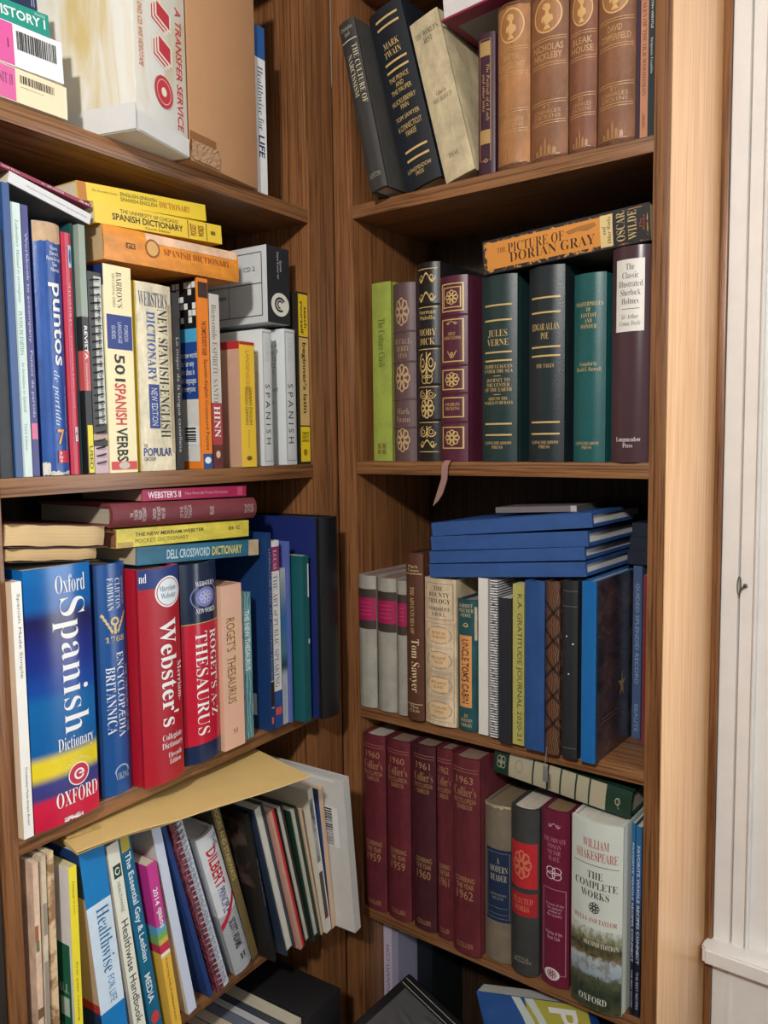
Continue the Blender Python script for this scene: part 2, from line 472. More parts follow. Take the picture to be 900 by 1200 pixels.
def ornament(sp, root, kind, cu, cv, ru, rv, color, lift=0.0004):
    """gilt ornaments: rosette, scroll, star"""
    ps = []
    asp = (sp.T * ru) / max(1e-6, sp.H * rv)
    if kind == 'rosette':
        for k in range(8):
            a = k * 45
            c, s = math.cos(math.radians(a)), math.sin(math.radians(a))
            ps += ring_polys(cu + ru * 0.55 * c, cv + rv * 0.55 * s, ru * 0.34, rv * 0.34, 0.35, 10)
        ps += ring_polys(cu, cv, ru * 0.3, rv * 0.3, 0.45, 12)
    elif kind == 'scroll':
        for sgn in (1, -1):
            ps += ring_polys(cu + sgn * ru * 0.5, cv, ru * 0.5, rv * 0.9, 0.22, 14, 0, 270)
            ps += ring_polys(cu + sgn * ru * 0.5, cv, ru * 0.26, rv * 0.45, 0.3, 12)
        ps += [[(cu - ru * 0.06, cv - rv), (cu + ru * 0.06, cv - rv), (cu + ru * 0.06, cv + rv), (cu - ru * 0.06, cv + rv)]]
    elif kind == 'knot':
        for k in range(4):
            a = math.radians(k * 90 + 45)
            ps += ring_polys(cu + ru * 0.45 * math.cos(a), cv + rv * 0.45 * math.sin(a), ru * 0.5, rv * 0.5, 0.2, 14)
    elif kind == 'wave':
        n = 22
        pts = [(cu - ru + 2 * ru * i / n, cv + rv * 0.7 * math.sin(i / n * math.pi * 3)) for i in range(n + 1)]
        for (a, b), (c, d) in zip(pts, pts[1:]):
            ps.append([(a, b - rv * 0.18), (c, d - rv * 0.18), (c, d + rv * 0.18), (a, b + rv * 0.18)])
        ps += ring_polys(cu - ru * 0.6, cv, ru * 0.2, rv * 0.5, 0.35, 10) + ring_polys(cu + ru * 0.6, cv, ru * 0.2, rv * 0.5, 0.35, 10)
    elif kind == 'cameo':
        ps += ring_polys(cu, cv, ru, rv, 0.1, 28)
        ps += [arc_poly(cu + ru * 0.02, cv - rv * 0.42, ru * 0.23, rv * 0.22, 14), arc_poly(cu - ru * 0.1, cv - rv * 0.5, ru * 0.26, rv * 0.16, 12)]
        ps += [[(cu - ru * 0.1, cv - rv * 0.24), (cu + ru * 0.12, cv - rv * 0.24), (cu + ru * 0.14, cv - rv * 0.05), (cu + ru * 0.38, cv + rv * 0.06), (cu + ru * 0.42, cv + rv * 0.3),
                (cu + ru * 0.12, cv + rv * 0.5), (cu - ru * 0.12, cv + rv * 0.5), (cu - ru * 0.42, cv + rv * 0.3), (cu - ru * 0.38, cv + rv * 0.06), (cu - ru * 0.14, cv - rv * 0.05)]]
        ps += [[(cu - ru * 0.09, cv + rv * 0.52), (cu + ru * 0.09, cv + rv * 0.52), (cu + ru * 0.28, cv + rv * 0.78), (cu - ru * 0.28, cv + rv * 0.78)]]
    elif kind == 'towers':
        for k, (a, w, t) in enumerate(((-0.8, 0.22, 0.3), (-0.45, 0.2, 0.62), (-0.1, 0.16, 1.0), (0.22, 0.24, 0.55), (0.58, 0.26, 0.4))):
            x = cu + ru * a; y = cv + rv
            ps.append([(x - ru * w * 0.5, y), (x + ru * w * 0.5, y), (x + ru * w * 0.5, y - rv * 1.1 * t), (x, y - rv * 1.5 * t), (x - ru * w * 0.5, y - rv * 1.1 * t)])
        ps += [[(cu - ru, cv + rv * 1.02), (cu + ru, cv + rv * 1.02), (cu + ru, cv + rv * 1.1), (cu - ru, cv + rv * 1.1)]]
    elif kind == 'leaf':
        for sgn in (1, -1):
            for k in range(5):
                t = k / 4
                c0 = (cu + sgn * ru * (0.25 + 0.7 * t), cv + rv * (0.75 - 1.5 * t))
                ps.append([(c0[0], c0[1] + rv * 0.22), (c0[0] + sgn * ru * 0.22, c0[1] - rv * 0.05), (c0[0] + sgn * ru * 0.12, c0[1] - rv * 0.3), (c0[0] - sgn * ru * 0.1, c0[1] - rv * 0.02)])
        ps += ring_polys(cu, cv - rv * 0.2, ru * 0.4, rv * 0.42, 0.5, 16)
        ps += [[(cu - ru * 0.12, cv + rv * 0.2), (cu + ru * 0.12, cv + rv * 0.2), (cu + ru * 0.12, cv + rv), (cu - ru * 0.12, cv + rv)]]
    elif kind == 'fish':
        ps += ring_polys(cu, cv, ru * 0.45, rv * 0.5, 0.3, 16)
        ps += ring_polys(cu - ru * 0.2, cv + rv * 0.3, ru * 0.7, rv * 0.25, 0.2, 14, 180, 360)
    spine_poly('gilt_ornament', sp, root, flat(tuple(color), 0.4, 'plain'), ps, lift)

def placed(case, s, d, z, theta=0.0, yaw=0.0, tilt=0.0):
    """case frame (s along the shelf, d into the case, z up) to the room"""
    a, b = CASE[case]
    A = Matrix(((a[0], b[0], 0, 0), (a[1], b[1], 0, 0), (0, 0, 1, 0), (0, 0, 0, 1)))
    p = Vector(a) * s + Vector(b) * d
    return Matrix.Translation((p.x, p.y, z)) @ A @ Matrix.Rotation(yaw, 4, 'Z') @ Matrix.Rotation(tilt, 4, 'X') @ Matrix.Rotation(-theta, 4, 'Y')
CASE = {'R': ((1.0, 0.0, 0.0), (0.0, 1.0, 0.0)), 'L': ((-0.059733, 0.998214, 0.0), (-0.998214, -0.059733, 0.0))}
MAKE = {}

Z1R = 1.84100
Z2R = 1.46893
Z3R = 1.09612
Z4R = 0.77614
Z1L = 1.82866
Z2L = 1.46622
Z3L = 1.10274
Z4L = 0.79174
ST = 0.01893
W = 0.47715
WP = 0.01930
R0 = 0.03520
L1 = 0.06154
L2 = 0.02487
LI = 0.54744
LO = 0.56656
Z5R = 0.43; Z5L = 0.45; ZB = 0.11; TOP = 2.16; DEP = 0.2

# ------------------------------------------------------------------ extra printed details
def patches_on_side(name, root, mat, T, H, D, rects, off=0.0006):
    bm = bmesh.new()
    for y0, v0, y1, v1 in rects:
        vs = [bm.verts.new((-off, y * D, (1 - v) * H)) for y, v in ((y1, v0), (y0, v0), (y0, v1), (y1, v1))]
        bm.faces.new(vs)
    bmesh.ops.recalc_face_normals(bm, faces=bm.faces)
    for f in bm.faces:
        if f.normal.x > 0: f.normal_flip()
    return finish(name, bm, mat, root, smooth=False)
def extra(d, sp, root, T, H, D):
    k = d[0]
    if k == 'bars':
        u0, v0, u1, v1, c = d[1:]; rr = random.Random(3); ps = []; v = v0
        while v < v1:
            w = rr.choice((0.006, 0.01, 0.016)); ps.append([(u0, v), (u1, v), (u1, v + w), (u0, v + w)]); v += w + rr.choice((0.006, 0.01))
        spine_poly('barcode', sp, root, flat(c, 0.5, 'plain'), ps)
    elif k == 'sbars':
        y0, v0, y1, v1 = d[1:5]; rr = random.Random(5); ps = []; v = v0
        patches_on_side('barcode_label', root, flat((226, 226, 222), 0.5), T, H, D, [(y0 - 0.04, v0 - 0.01, y1 + 0.04, v1 + 0.01)], 0.0011)
        while v < v1:
            w = rr.choice((0.004, 0.006, 0.01)); ps.append((y0, v, y1, min(v + w, v1))); v += w + rr.choice((0.004, 0.007))
        patches_on_side('barcode', root, flat((40, 40, 44), 0.5, 'plain'), T, H, D, ps, 0.0014)
    elif k in ('coil', 'coilb'):
        bm = bmesh.new(); n = int(H / 0.0085); pts = []
        r = max(0.0032, T * 0.40)
        for i in range(n * 10):
            a = i / 10 * 2 * math.pi
            pts.append((T / 2 + r * math.cos(a), 0.002 + r * 0.8 * math.sin(a) + r * 0.2, 0.006 + (H - 0.012) * i / (n * 10)))
        tube(bm, pts, 0.0009, 5)
        finish('spiral_binding', bm, flat((30, 30, 32) if k == 'coilb' else (150, 152, 158), 0.35, 'plain', metal=0.0 if k == 'coilb' else 0.3), root)
    elif k == 'scross':
        rr = random.Random(11)
        ps = [(0.015 + 0.05 * i, 0.02 + 0.036 * j, 0.015 + 0.05 * i + 0.044, 0.02 + 0.036 * j + 0.031) for i in range(6) for j in range(6) if rr.random() < 0.52]
        patches_on_side('crossword_squares', root, flat((226, 224, 216), 0.5, 'plain'), T, H, D, ps, 0.0013)
    elif k == 'ssm':
        rr = random.Random(4)
        ps = []
        for v in (0.17, 0.22, 0.3, 0.46, 0.52, 0.57, 0.63, 0.68, 0.74, 0.84):
            y = 0.93
            while y > 0.93 - rr.uniform(0.25, 0.6):
                w = rr.uniform(0.04, 0.12); ps.append((y - w, v, y, v + 0.012)); y -= w + 0.03
        patches_on_side('cover_lettering', root, flat((62, 44, 40), 0.5, 'plain'), T, H, D, ps, 0.0013)
    elif k == 'sw':
        spine_poly('crest_letter', sp, root, flat((240, 236, 236), 0.4, 'plain'), ring_polys(0.66, 0.825, 0.085, 0.022, 0.35, 18, 20, 340) + [[(0.655, 0.82), (0.745, 0.82), (0.745, 0.827), (0.655, 0.827)]], 0.0009)
    elif k == 'rays':
        cu, cv, ru, rv = d[1:]; ps = []
        for i in range(16):
            a = math.radians(180 + 180 * i / 15); c, s = math.cos(a), math.sin(a)
            ps.append([(cu + ru * c, cv + rv * s), (cu + ru * c + 0.012, cv + rv * s), (cu + ru * 0.86 * c + 0.012, cv + rv * 0.86 * s), (cu + ru * 0.86 * c, cv + rv * 0.86 * s)])
        spine_poly('printed_rays', sp, root, flat((236, 226, 200), 0.4, 'plain'), ps)
    elif k == 'star':
        bm = bmesh.new(); x = T + 0.0009
        pts = []
        for i in range(10):
            a = math.pi / 2 + i * math.pi / 5; r = 0.019 if i % 2 == 0 else 0.006
            pts.append((x, D * 0.55 + r * 0.7 * math.cos(a), H * 0.36 + r * math.sin(a) * (1.5 if i == 5 else 1)))
        f = bm.faces.new([bm.verts.new(p) for p in pts]); f.normal_update()
        if f.normal.x < 0: f.normal_flip()
        finish('printed_star', bm, flat((176, 150, 84), 0.4, 'plain'), root, smooth=False)
        bm = bmesh.new()
        for zz in (0.205, 0.225):
            f = bm.faces.new([bm.verts.new(p) for p in ((x, D * 0.12, H * zz), (x, D * 0.5, H * zz), (x, D * 0.5, H * zz + 0.0012), (x, D * 0.12, H * zz + 0.0012))])
        finish('printed_lines', bm, flat((120, 96, 90), 0.4, 'plain'), root, smooth=False)
    elif k == 'tag':
        bm = bmesh.new(); tube(bm, [(T * 0.3, -0.004, 0.01), (T * 0.3, -0.0075, -0.006), (T * 0.25, -0.0075, -0.014)], 0.0006, 5)
        add_box(bm, T * 0.1, -0.0082, -0.034, T * 0.45, -0.0068, -0.014, 0.0004)
        finish('bookmark_tag', bm, flat((150, 148, 146), 0.35, 'plain', metal=0.5), root)

def dim_picture(): return pattern((40, 34, 32), (84, 62, 56), 30, 'noise', 0.4)
MAKE['dim_picture'] = dim_picture
MAKE['grey_photo'] = lambda: pattern((60, 60, 64), (176, 178, 180), 26, 'noise', 0.4, (1, 1, 1), 0.4, 0.6)
MAKE['flowers'] = lambda: pattern((120, 36, 60), (60, 66, 50), 46, 'voronoi', 0.4, (1, 1, 1), 0.3, 0.6)
MAKE['maroon_print'] = lambda: pattern((92, 24, 40), (150, 70, 84), 160, 'noise', 0.45)
MAKE['starry'] = lambda: pattern((40, 44, 52), (96, 72, 72), 24, 'noise', 0.2, (1, 1, 2), 0.35, 0.7)
MAKE['orange_border'] = lambda: pattern((46, 40, 36), (206, 140, 70), 120, 'noise', 0.45, (1, 1, 1), 0.5, 0.6)
def landscape():
    m, nt, b = nodes_of('river_scene')
    tc = nt.nodes.new('ShaderNodeTexCoord'); sx = nt.nodes.new('ShaderNodeSeparateXYZ'); link(nt, tc.outputs['Object'], sx.inputs[0])
    v = coords(nt, (1, 1, 1)); f = noise(nt, v, 110, 5, 0.7); g = noise(nt, coords(nt, (1, 1, 0.5)), 150, 4)
    ad = nt.nodes.new('ShaderNodeMath'); ad.operation = 'MULTIPLY_ADD'; link(nt, f, ad.inputs[0]); ad.inputs[1].default_value = 0.026; link(nt, sx.outputs[2], ad.inputs[2])
    mr = nt.nodes.new('ShaderNodeMapRange'); mr.inputs[1].default_value = 0.015; mr.inputs[2].default_value = 0.126; link(nt, ad.outputs[0], mr.inputs[0])
    c = ramp(nt, mr.outputs[0], [(0.0, srgb((74, 78, 52))), (0.2, srgb((52, 66, 50))), (0.36, srgb((92, 96, 70))), (0.42, srgb((150, 166, 176))), (0.58, srgb((178, 188, 190))), (0.63, srgb((116, 96, 66))), (0.74, srgb((70, 80, 54))), (0.84, srgb((150, 150, 116))), (0.93, srgb((196, 204, 190))), (1.0, srgb((212, 218, 206)))])
    d = ramp(nt, g, [(0.40, (0.42, 0.42, 0.34)), (0.52, (1, 1, 1))])
    link(nt, mix(nt, 0.7, c, d, 'MULTIPLY'), b.inputs['Base Color']); b.inputs['Roughness'].default_value = 0.3
    return m
MAKE['landscape'] = landscape

# ------------------------------------------------------------------ the room
WALL = flat((150, 142, 128), 0.85, 'paper'); TRIM = flat((232, 230, 226), 0.42, 'paper')
XL, XR, YF, YB, ZC = -0.235, 2.3, -3.2, 0.222, 2.45
structure(box('floor', wood('x', (60, 42, 28), (92, 64, 42), (108, 76, 50), 0.4, '_floor'), None, XL - 0.1, YF - 0.1, -0.06, XR + 0.1, YB + 0.1, 0))
structure(box('ceiling', flat((236, 234, 228), 0.9), None, XL - 0.1, YF - 0.1, ZC, XR + 0.1, YB + 0.1, ZC + 0.06))
structure(box('wall_left', WALL, None, XL - 0.1, YF - 0.1, 0, XL, YB + 0.1, ZC))
structure(box('wall_front', WALL, None, XL, YF - 0.1, 0, XR, YF, ZC))
def wall_with_hole(name, axis, a0, a1, h0, h1, z0, z1, p0, p1):
    bm = bmesh.new()
    def bx(u0, u1, w0, w1):
        if axis == 'x': add_box(bm, u0, p0, w0, u1, p1, w1)
        else: add_box(bm, p0, u0, w0, p1, u1, w1)
    bx(a0, h0, 0, ZC); bx(h1, a1, 0, ZC); bx(h0, h1, 0, z0); bx(h0, h1, z1, ZC)
    return structure(finish(name, bm, WALL, None, smooth=False))
wall_with_hole('wall_back', 'x', XL, XR, 0.66, 1.52, 0.83, 2.14, YB, YB + 0.1)
wall_with_hole('wall_right', 'y', YF, YB, -1.5, -0.4, 0.83, 2.14, XR, XR + 0.1)
GLASS = bpy.data.materials.new('window_glass'); GLASS.use_nodes = True
_nt = GLASS.node_tree; _nt.nodes.clear()
_o = _nt.nodes.new('ShaderNodeOutputMaterial'); _m = _nt.nodes.new('ShaderNodeMixShader'); _m.inputs[0].default_value = 0.07
_t = _nt.nodes.new('ShaderNodeBsdfTransparent'); _g = _nt.nodes.new('ShaderNodeBsdfGlossy'); _g.inputs['Roughness'].default_value = 0.02
_nt.links.new(_t.outputs[0], _m.inputs[1]); _nt.links.new(_g.outputs[0], _m.inputs[2]); _nt.links.new(_m.outputs[0], _o.inputs[0])
# window beside the bookcase: casing, stool and apron show at the right edge
win = empty('window_1', Matrix.Identity(4)); structure(win)
def moulding(name, pts, z0, z1):
    bm = bmesh.new(); prism(bm, pts, z0, z1); return finish(name, bm, TRIM, win, smooth=False)
zs = 0.793
moulding('casing', [(0.5085, YB), (0.5085, 0.2015), (0.5095, 0.2005), (0.5300, 0.2005), (0.5310, 0.2035), (0.5318, 0.2100), (0.5326, 0.2035), (0.5338, 0.2000), (0.5492, 0.2000), (0.5500, 0.2030),
                    (0.5502, 0.2050), (0.5512, 0.1985), (0.5530, 0.1975), (0.5546, 0.1990), (0.5556, 0.2060), (0.66, 0.2060), (0.66, YB)], zs, 2.26)
moulding('casing', [(1.52, YB), (1.52, 0.2060), (1.63, 0.2000), (1.672, 0.2005), (1.672, YB)], zs, 2.26)
box('casing', TRIM, win, 0.66, 0.2010, 2.14, 1.52, YB, 2.26, 0.003)
bm = bmesh.new(); prism(bm, [(0.4995, 0.206), (0.4995, 0.176), (0.505, 0.168), (1.68, 0.168), (1.68, 0.206), (1.68, YB), (0.5085, YB), (0.5085, 0.206)], zs - 0.0225, zs)
bmesh.ops.bevel(bm, geom=[e for e in bm.edges], offset=0.0028, segments=2, affect='EDGES')
finish('window_stool', bm, TRIM, win)
bm = bmesh.new(); add_box(bm, 0.5085, 0.2000, 0.46, 1.66, YB, zs - 0.0226, 0.001)
finish('apron', bm, TRIM, win)
bm = bmesh.new()
for a in ((0.530, 0.198, 0.757, 1.64, 0.2004, 0.7595), (0.530, 0.198, 0.500, 1.64, 0.2004, 0.5025), (0.530, 0.198, 0.500, 0.5325, 0.2004, 0.7595), (1.6375, 0.198, 0.500, 1.64, 0.2004, 0.7595)): add_box(bm, *a)
finish('panel_moulding', bm, TRIM, win, smooth=False)
bm = bmesh.new()
for a in ((0.66, 0.226, 0.83, 0.70, 0.25, 2.14), (1.48, 0.226, 0.83, 1.52, 0.25, 2.14), (0.70, 0.226, 0.83, 1.48, 0.25, 0.875), (0.70, 0.226, 2.10, 1.48, 0.25, 2.14), (0.70, 0.226, 1.46, 1.48, 0.25, 1.50)): add_box(bm, *a)
finish('window_sash', bm, TRIM, win, smooth=False)
box('glass_pane', GLASS, win, 0.70, 0.237, 0.875, 1.48, 0.240, 2.10)
# the little hook eye screwed into the casing
bm = bmesh.new()
hx, hz = 0.5365, 1.300
ps = [(hx - 0.0030 + 0.0022 * math.cos(a * math.pi / 10), 0.1935 + 0.001 * math.sin(a * math.pi / 10), hz + 0.0118 * math.sin(a * math.pi / 10)) for a in range(21)]
tube(bm, ps, 0.0010, 6); tube(bm, [(hx + 0.004, 0.2, hz), (hx + 0.001, 0.193, hz - 0.003), (hx - 0.002, 0.1925, hz - 0.007)], 0.0013, 6)
eye = finish('hook_eye', bm, flat((120, 118, 112), 0.3, 'plain', metal=0.9), win)
bm = bmesh.new(); bmesh.ops.create_uvsphere(bm, u_segments=12, v_segments=8, radius=0.0028)
finish('screw_knob', bm, flat((96, 94, 90), 0.3, 'plain', metal=0.9), win, Matrix.Translation((hx + 0.004, 0.1965, hz)))
# added window, never in view, made up to bring daylight from the right
added_win = empty('added_window_2', Matrix.Identity(4)); structure(added_win)
bm = bmesh.new()
for a in ((XR - 0.02, -1.62, 0.72, XR, -1.5, 2.26), (XR - 0.02, -0.4, 0.72, XR, -0.28, 2.26), (XR - 0.02, -1.5, 2.14, XR, -0.4, 2.26), (XR - 0.06, -1.64, 0.79, XR, -0.26, 0.83)): add_box(bm, *a)
finish('casing', bm, TRIM, added_win, smooth=False)
bm = bmesh.new()
for a in ((XR + 0.03, -1.5, 0.83, XR + 0.06, -1.46, 2.14), (XR + 0.03, -0.44, 0.83, XR + 0.06, -0.4, 2.14), (XR + 0.03, -1.46, 1.47, XR + 0.06, -0.44, 1.51)): add_box(bm, *a)
finish('window_sash', bm, TRIM, added_win, smooth=False)
box('glass_pane', GLASS, added_win, XR + 0.04, -1.46, 0.83, XR + 0.043, -0.44, 2.14)
# ceiling spot lamp, behind the camera, turned to the shelves
lamp = tag(empty('spot_lamp', Matrix.Translation((1.0, -1.75, ZC))), 'white ceiling spot lamp behind the viewer, turned to the shelves', 'lamp')
bm = bmesh.new(); bmesh.ops.create_cone(bm, cap_ends=True, segments=32, radius1=0.055, radius2=0.06, depth=0.025)
finish('ceiling_plate', bm, flat((230, 228, 222), 0.4, 'plain'), lamp, Matrix.Translation((0, 0, -0.0135)))
bm = bmesh.new(); tube(bm, [(0, 0, -0.02), (0, 0, -0.08), (0.012, -0.02, -0.115)], 0.006, 10)
finish('arm', bm, flat((210, 208, 202), 0.35, 'plain', metal=0.4), lamp)
_R = (Vector((0.15, 0.0, 1.72)) - Vector((1.0, -1.75, 2.29))).to_track_quat('-Z', 'Y').to_matrix().to_4x4()
bm = bmesh.new()
for r0, z0, r1, z1 in ((0.075, -0.005, 0.07, 0.03), (0.07, 0.03, 0.04, 0.075)):
    A = [bm.verts.new((r0 * math.cos(k * math.pi / 16), r0 * math.sin(k * math.pi / 16), z0)) for k in range(32)]
    B2 = [bm.verts.new((r1 * math.cos(k * math.pi / 16), r1 * math.sin(k * math.pi / 16), z1)) for k in range(32)]
    for k in range(32): bm.faces.new((A[k], A[(k + 1) % 32], B2[(k + 1) % 32], B2[k]))
bm.faces.new(B2)
bmesh.ops.remove_doubles(bm, verts=bm.verts, dist=1e-5); bmesh.ops.solidify(bm, geom=bm.faces[:], thickness=0.0015)
finish('lamp_shade', bm, flat((232, 230, 226), 0.4, 'plain'), lamp, Matrix.Translation((0, 0, 2.29 - ZC)) @ _R @ Matrix.Translation((0, 0, 0.012)))

# ------------------------------------------------------------------ the two bookcases
DK, MD, LT = (96, 60, 36), (124, 76, 40), (144, 93, 52)
WV = wood('z', DK, MD, LT, 0.34); WX = wood('x', DK, (130, 83, 46), (152, 102, 60), 0.36); WY = wood('y', DK, MD, LT, 0.36)
WSHADED = wood('z', (34, 24, 16), (54, 37, 24), (66, 46, 29), 0.5, '_shaded_back')  # same oak darkened so the shelf backs read as shaded
def bookcase(label, M, sl, sr, pl, pr, shelves, extra_strip=None):
    r = tag(empty('bookcase', M), label, 'bookcase')
    box('side_panel', WV, r, sl, 0, 0, sl + pl, DEP, TOP, 0.0008)
    box('side_panel', WV, r, sr - pr, 0, 0, sr, DEP, TOP, 0.0008)
    box('back_panel', WSHADED, r, sl + pl, DEP - 0.006, 0.0, sr - pr, DEP, TOP - 0.02)
    for z in shelves:
        box('shelf', WX, r, sl + pl, 0.0003, z - ST, sr - pr, DEP - 0.0061, z, 0.0006)
    box('top_panel', WX, r, sl + pl, 0, TOP - 0.02, sr - pr, DEP, TOP, 0.0006)
    box('plinth', WX, r, sl + pl, 0.02, 0, sr - pr, 0.035, ZB - ST, 0.0006)
    return r
bc = bookcase('oak bookcase standing against the wall at the right, beside the white window casing', Matrix.Identity(4), 0, W + WP, R0, WP, [Z1R, Z2R, Z3R, Z4R, Z5R, ZB])
# outer side in paler oak, window light put into its colour, and the dark scribe strip closing the gap to the casing
PALE_LIT = wood('z', (236, 212, 180), (206, 154, 102), (218, 168, 116), 0.25, '_pale_lit')
box('lit_side', PALE_LIT, bc, W + WP + 0.0002, 0.0004, 0, W + WP + 0.0014, DEP, TOP)['label'] = 'outer side of paler oak, with the window light in its colour'
box('scribe_strip', WV, bc, W + WP + 0.0016, 0.196, 0, W + WP + 0.0115, 0.206, TOP, 0.002)
ML = placed('L', 0, 0, 0)
lc = bookcase('oak bookcase at the left, meeting the other bookcase in the corner', ML, -LO, -L2, LO - LI, L1 - L2, [Z1L, Z2L, Z3L, Z4L, Z5L, ZB])
box('corner_strip', WV, lc, -L2 + 0.0002, 0.0008, 0, -0.0006, 0.02, TOP, 0.0008)
# added near-black cupboard; its colour stands in for the dark gap
cab = tag(empty('added_cabinet', ML), 'near-black cupboard added to fill the dark gap left of the left oak bookcase', 'added_cabinet')
DARK = wood('z', (20, 14, 10), (34, 24, 18), (44, 32, 24), 0.5, '_dark')
box('body', DARK, cab, -1.2, 0.012, 0.06, -LO - 0.0012, DEP, 1.6, 0.002)
box('door', DARK, cab, -0.88, 0.001, 0.10, -LO - 0.0014, 0.0118, 1.57, 0.002)
box('door', DARK, cab, -1.19, 0.001, 0.10, -0.882, 0.0118, 1.57, 0.002)
box('plinth', DARK, cab, -1.19, 0.03, 0, -LO - 0.014, DEP, 0.0599)
# oak table of which one corner reaches into the picture
tb = tag(empty('side_table', placed('L', -0.633, -0.058, 0, 0, -0.12)), 'tall oak table at the bottom left edge of the picture, only its corner showing', 'table')
OAK = wood('y', (130, 90, 60), (176, 122, 78), (196, 142, 96), 0.4, '_table')
box('table_top', OAK, tb, -0.42, -0.46, 0.972, 0, 0, 1.0, 0.003)
for a, b2 in ((-0.40, -0.44), (-0.06, -0.44), (-0.40, -0.06), (-0.06, -0.06)): box('leg', WV, tb, a, b2, 0, a + 0.04, b2 + 0.04, 0.9718, 0.002)
box('apron', WX, tb, -0.36, -0.43, 0.90, -0.06, -0.415, 0.9718, 0.001)
box('apron', WX, tb, -0.36, -0.045, 0.90, -0.06, -0.03, 0.9718, 0.001)

# ------------------------------------------------------------------ books
def book(name, label, cat, group, case, s, d, z, th, T, H, D, mat, dec, style='paper', rnd=0.0, pages=(226, 212, 182), fore=False, box=False, ribbon=False):
    M = placed(case, s, d, z, th)
    known = ('b', 'bm', 'w', 'h', 'v', 'u', 'ring', 'disc', 'arc', 'f', 'l', 'p', 'rib', 'orn', 'sb', 'sm', 'sh', 'sv')
    n = [x for x in dec if x[0] in known]
    if box:
        r = empty(name, M)
        bm = bmesh.new(); add_box(bm, 0, 0, 0, T, D, H, 0.0008); cv = finish('box_body', bm, mat, r)
        bm = bmesh.new()
        for zz in (0.0006, H - 0.0014): add_box(bm, 0.001, 0.0012, zz, T - 0.001, D - 0.001, zz + 0.001)
        finish('end_flap', bm, mat, r)
        decorate(cv, Spine(T, H, 0), T, H, D, n)
    else:
        r, cv = make_book(name, M, T, H, D, style, rnd, mat, pages, n, fore)
    for x in dec:
        if x[0] not in known: extra(x, Spine(T, H, rnd), r if x[0] in ('coil', 'coilb', 'tag') else cv, T, H, D)
    if ribbon:
        bm = bmesh.new(); w = 0.011; rows = []
        pts = [(T * 0.42, 0.012, 0.0), (T * 0.40, -0.004, 0.0016), (T * 0.34, -0.0075, -0.006), (T * 0.30, -0.0065, -0.024), (T * 0.12, -0.006, -0.044), (T * -0.02, -0.007, -0.058)]
        for i, p in enumerate(pts):
            e = 0.0045 if i == len(pts) - 1 else 0
            rows.append([bm.verts.new((p[0] - w / 2, p[1], p[2] - e)), bm.verts.new((p[0] + w / 2, p[1] - 0.0012, p[2] + e))])
        for A, B in zip(rows, rows[1:]): bm.faces.new((A[0], A[1], B[1], B[0]))
        g = bmesh.ops.solidify(bm, geom=bm.faces[:], thickness=0.0004)
        finish('ribbon_marker', bm, flat((206, 160, 150), 0.4, 'plain'), r)['label'] = 'pink silk ribbon marker'
    return tag(r, label, cat, group)
book('paperback_book', "lowest book lying at the top shelf's left end, cream and pink spine with barcode sticker", 'book', 'books lying at the left end of the top shelf', 'L', -0.4528, 0.0000, 1.8315, 1.5754, 0.0320, 0.0936, 0.190, flat((244,226,190),.5),
     [('b', 0.02, 0, 0.98, 0.39, (226, 96, 160)), ('v', 'UNIT II', 0.45, 0.16, 0.75, 0.36, (90, 30, 60)), ('b', 0.0, 0.4, 1, 0.96, (240, 222, 180)), ('bars', 0.6, 0.44, 0.84, 0.84, (24, 24, 26)), ('v', 'Lending Library book', 0.46, 0.44, 0.52, 0.72, (24, 24, 26), '')], pages=(236, 222, 190))
book('paperback_book', 'second book of the lying top-shelf stack, pink and white spine with large barcode', 'book', 'books lying at the left end of the top shelf', 'L', -0.4555, 0.0000, 1.8664, 1.6034, 0.0399, 0.0900, 0.180, flat((240,240,238),.4),
     [('b', 0.02, 0, 0.98, 0.4, (228, 84, 158)), ('v', 'I', 0.4, 0.32, 0.6, 0.35, (90, 30, 60)), ('bars', 0.42, 0.44, 0.86, 0.92, (24, 24, 26))])
book('hardcover_book', 'teal book lettered HISTORY I lying third from below on the top shelf', 'book', 'books lying at the left end of the top shelf', 'L', -0.4663, 0.0040, 1.9088, 1.6349, 0.0208, 0.0773, 0.170, flat((20,150,130),.35),
     [('v', 'HISTORY I', 0.28, 0.2, 0.72, 0.94, (238, 238, 234), 'b'), ('v', 'READER', 0.78, 0.8, 0.9, 0.95, (190, 230, 220), '')])
book('hardcover_book', 'navy book topmost of the lying stack on the top shelf, above the teal one', 'book', 'books lying at the left end of the top shelf', 'L', -0.4615, 0.0300, 1.9439, 1.6262, 0.0227, 0.0649, 0.150, flat((28,40,84),.4),
     [('l', [0.9, 0.94], 0.1, 0.9, 0.01, (190, 200, 220))])
book('paperback_book', 'white paperback with a blue top standing right of the brown carton on the top shelf', 'book', None, 'L', -0.1621, 0.0040, 1.8291, 0.0000, 0.0202, 0.2152, 0.170, zones(0.2152,[(0,(40,96,170)),(.19,(238,238,236))],.35),
     [('v', 'Healthwise for', 0.25, 0.24, 0.75, 0.62, (70, 90, 130), 's'), ('v', 'LIFE', 0.25, 0.65, 0.78, 0.78, (22, 40, 92), 'b')])
book('ring_binder', "dark grey binder at the far left end of the left bookcase's second shelf", 'binder', None, 'L', -0.5468, 0.0020, 1.4666, 0.0000, 0.0165, 0.2405, 0.190, flat((58,60,62),.6,'cloth'),
     [], style='hard', rnd=0.2)
book('hardcover_book', 'tall thin blue book left of the pale workbook, reaching up to the lying booklets', 'book', 'Spanish books standing on the second shelf of the left bookcase', 'L', -0.5293, 0.0010, 1.4666, 0.0000, 0.0074, 0.2851, 0.190, flat((42,82,140),.4),
     [], style='hard')
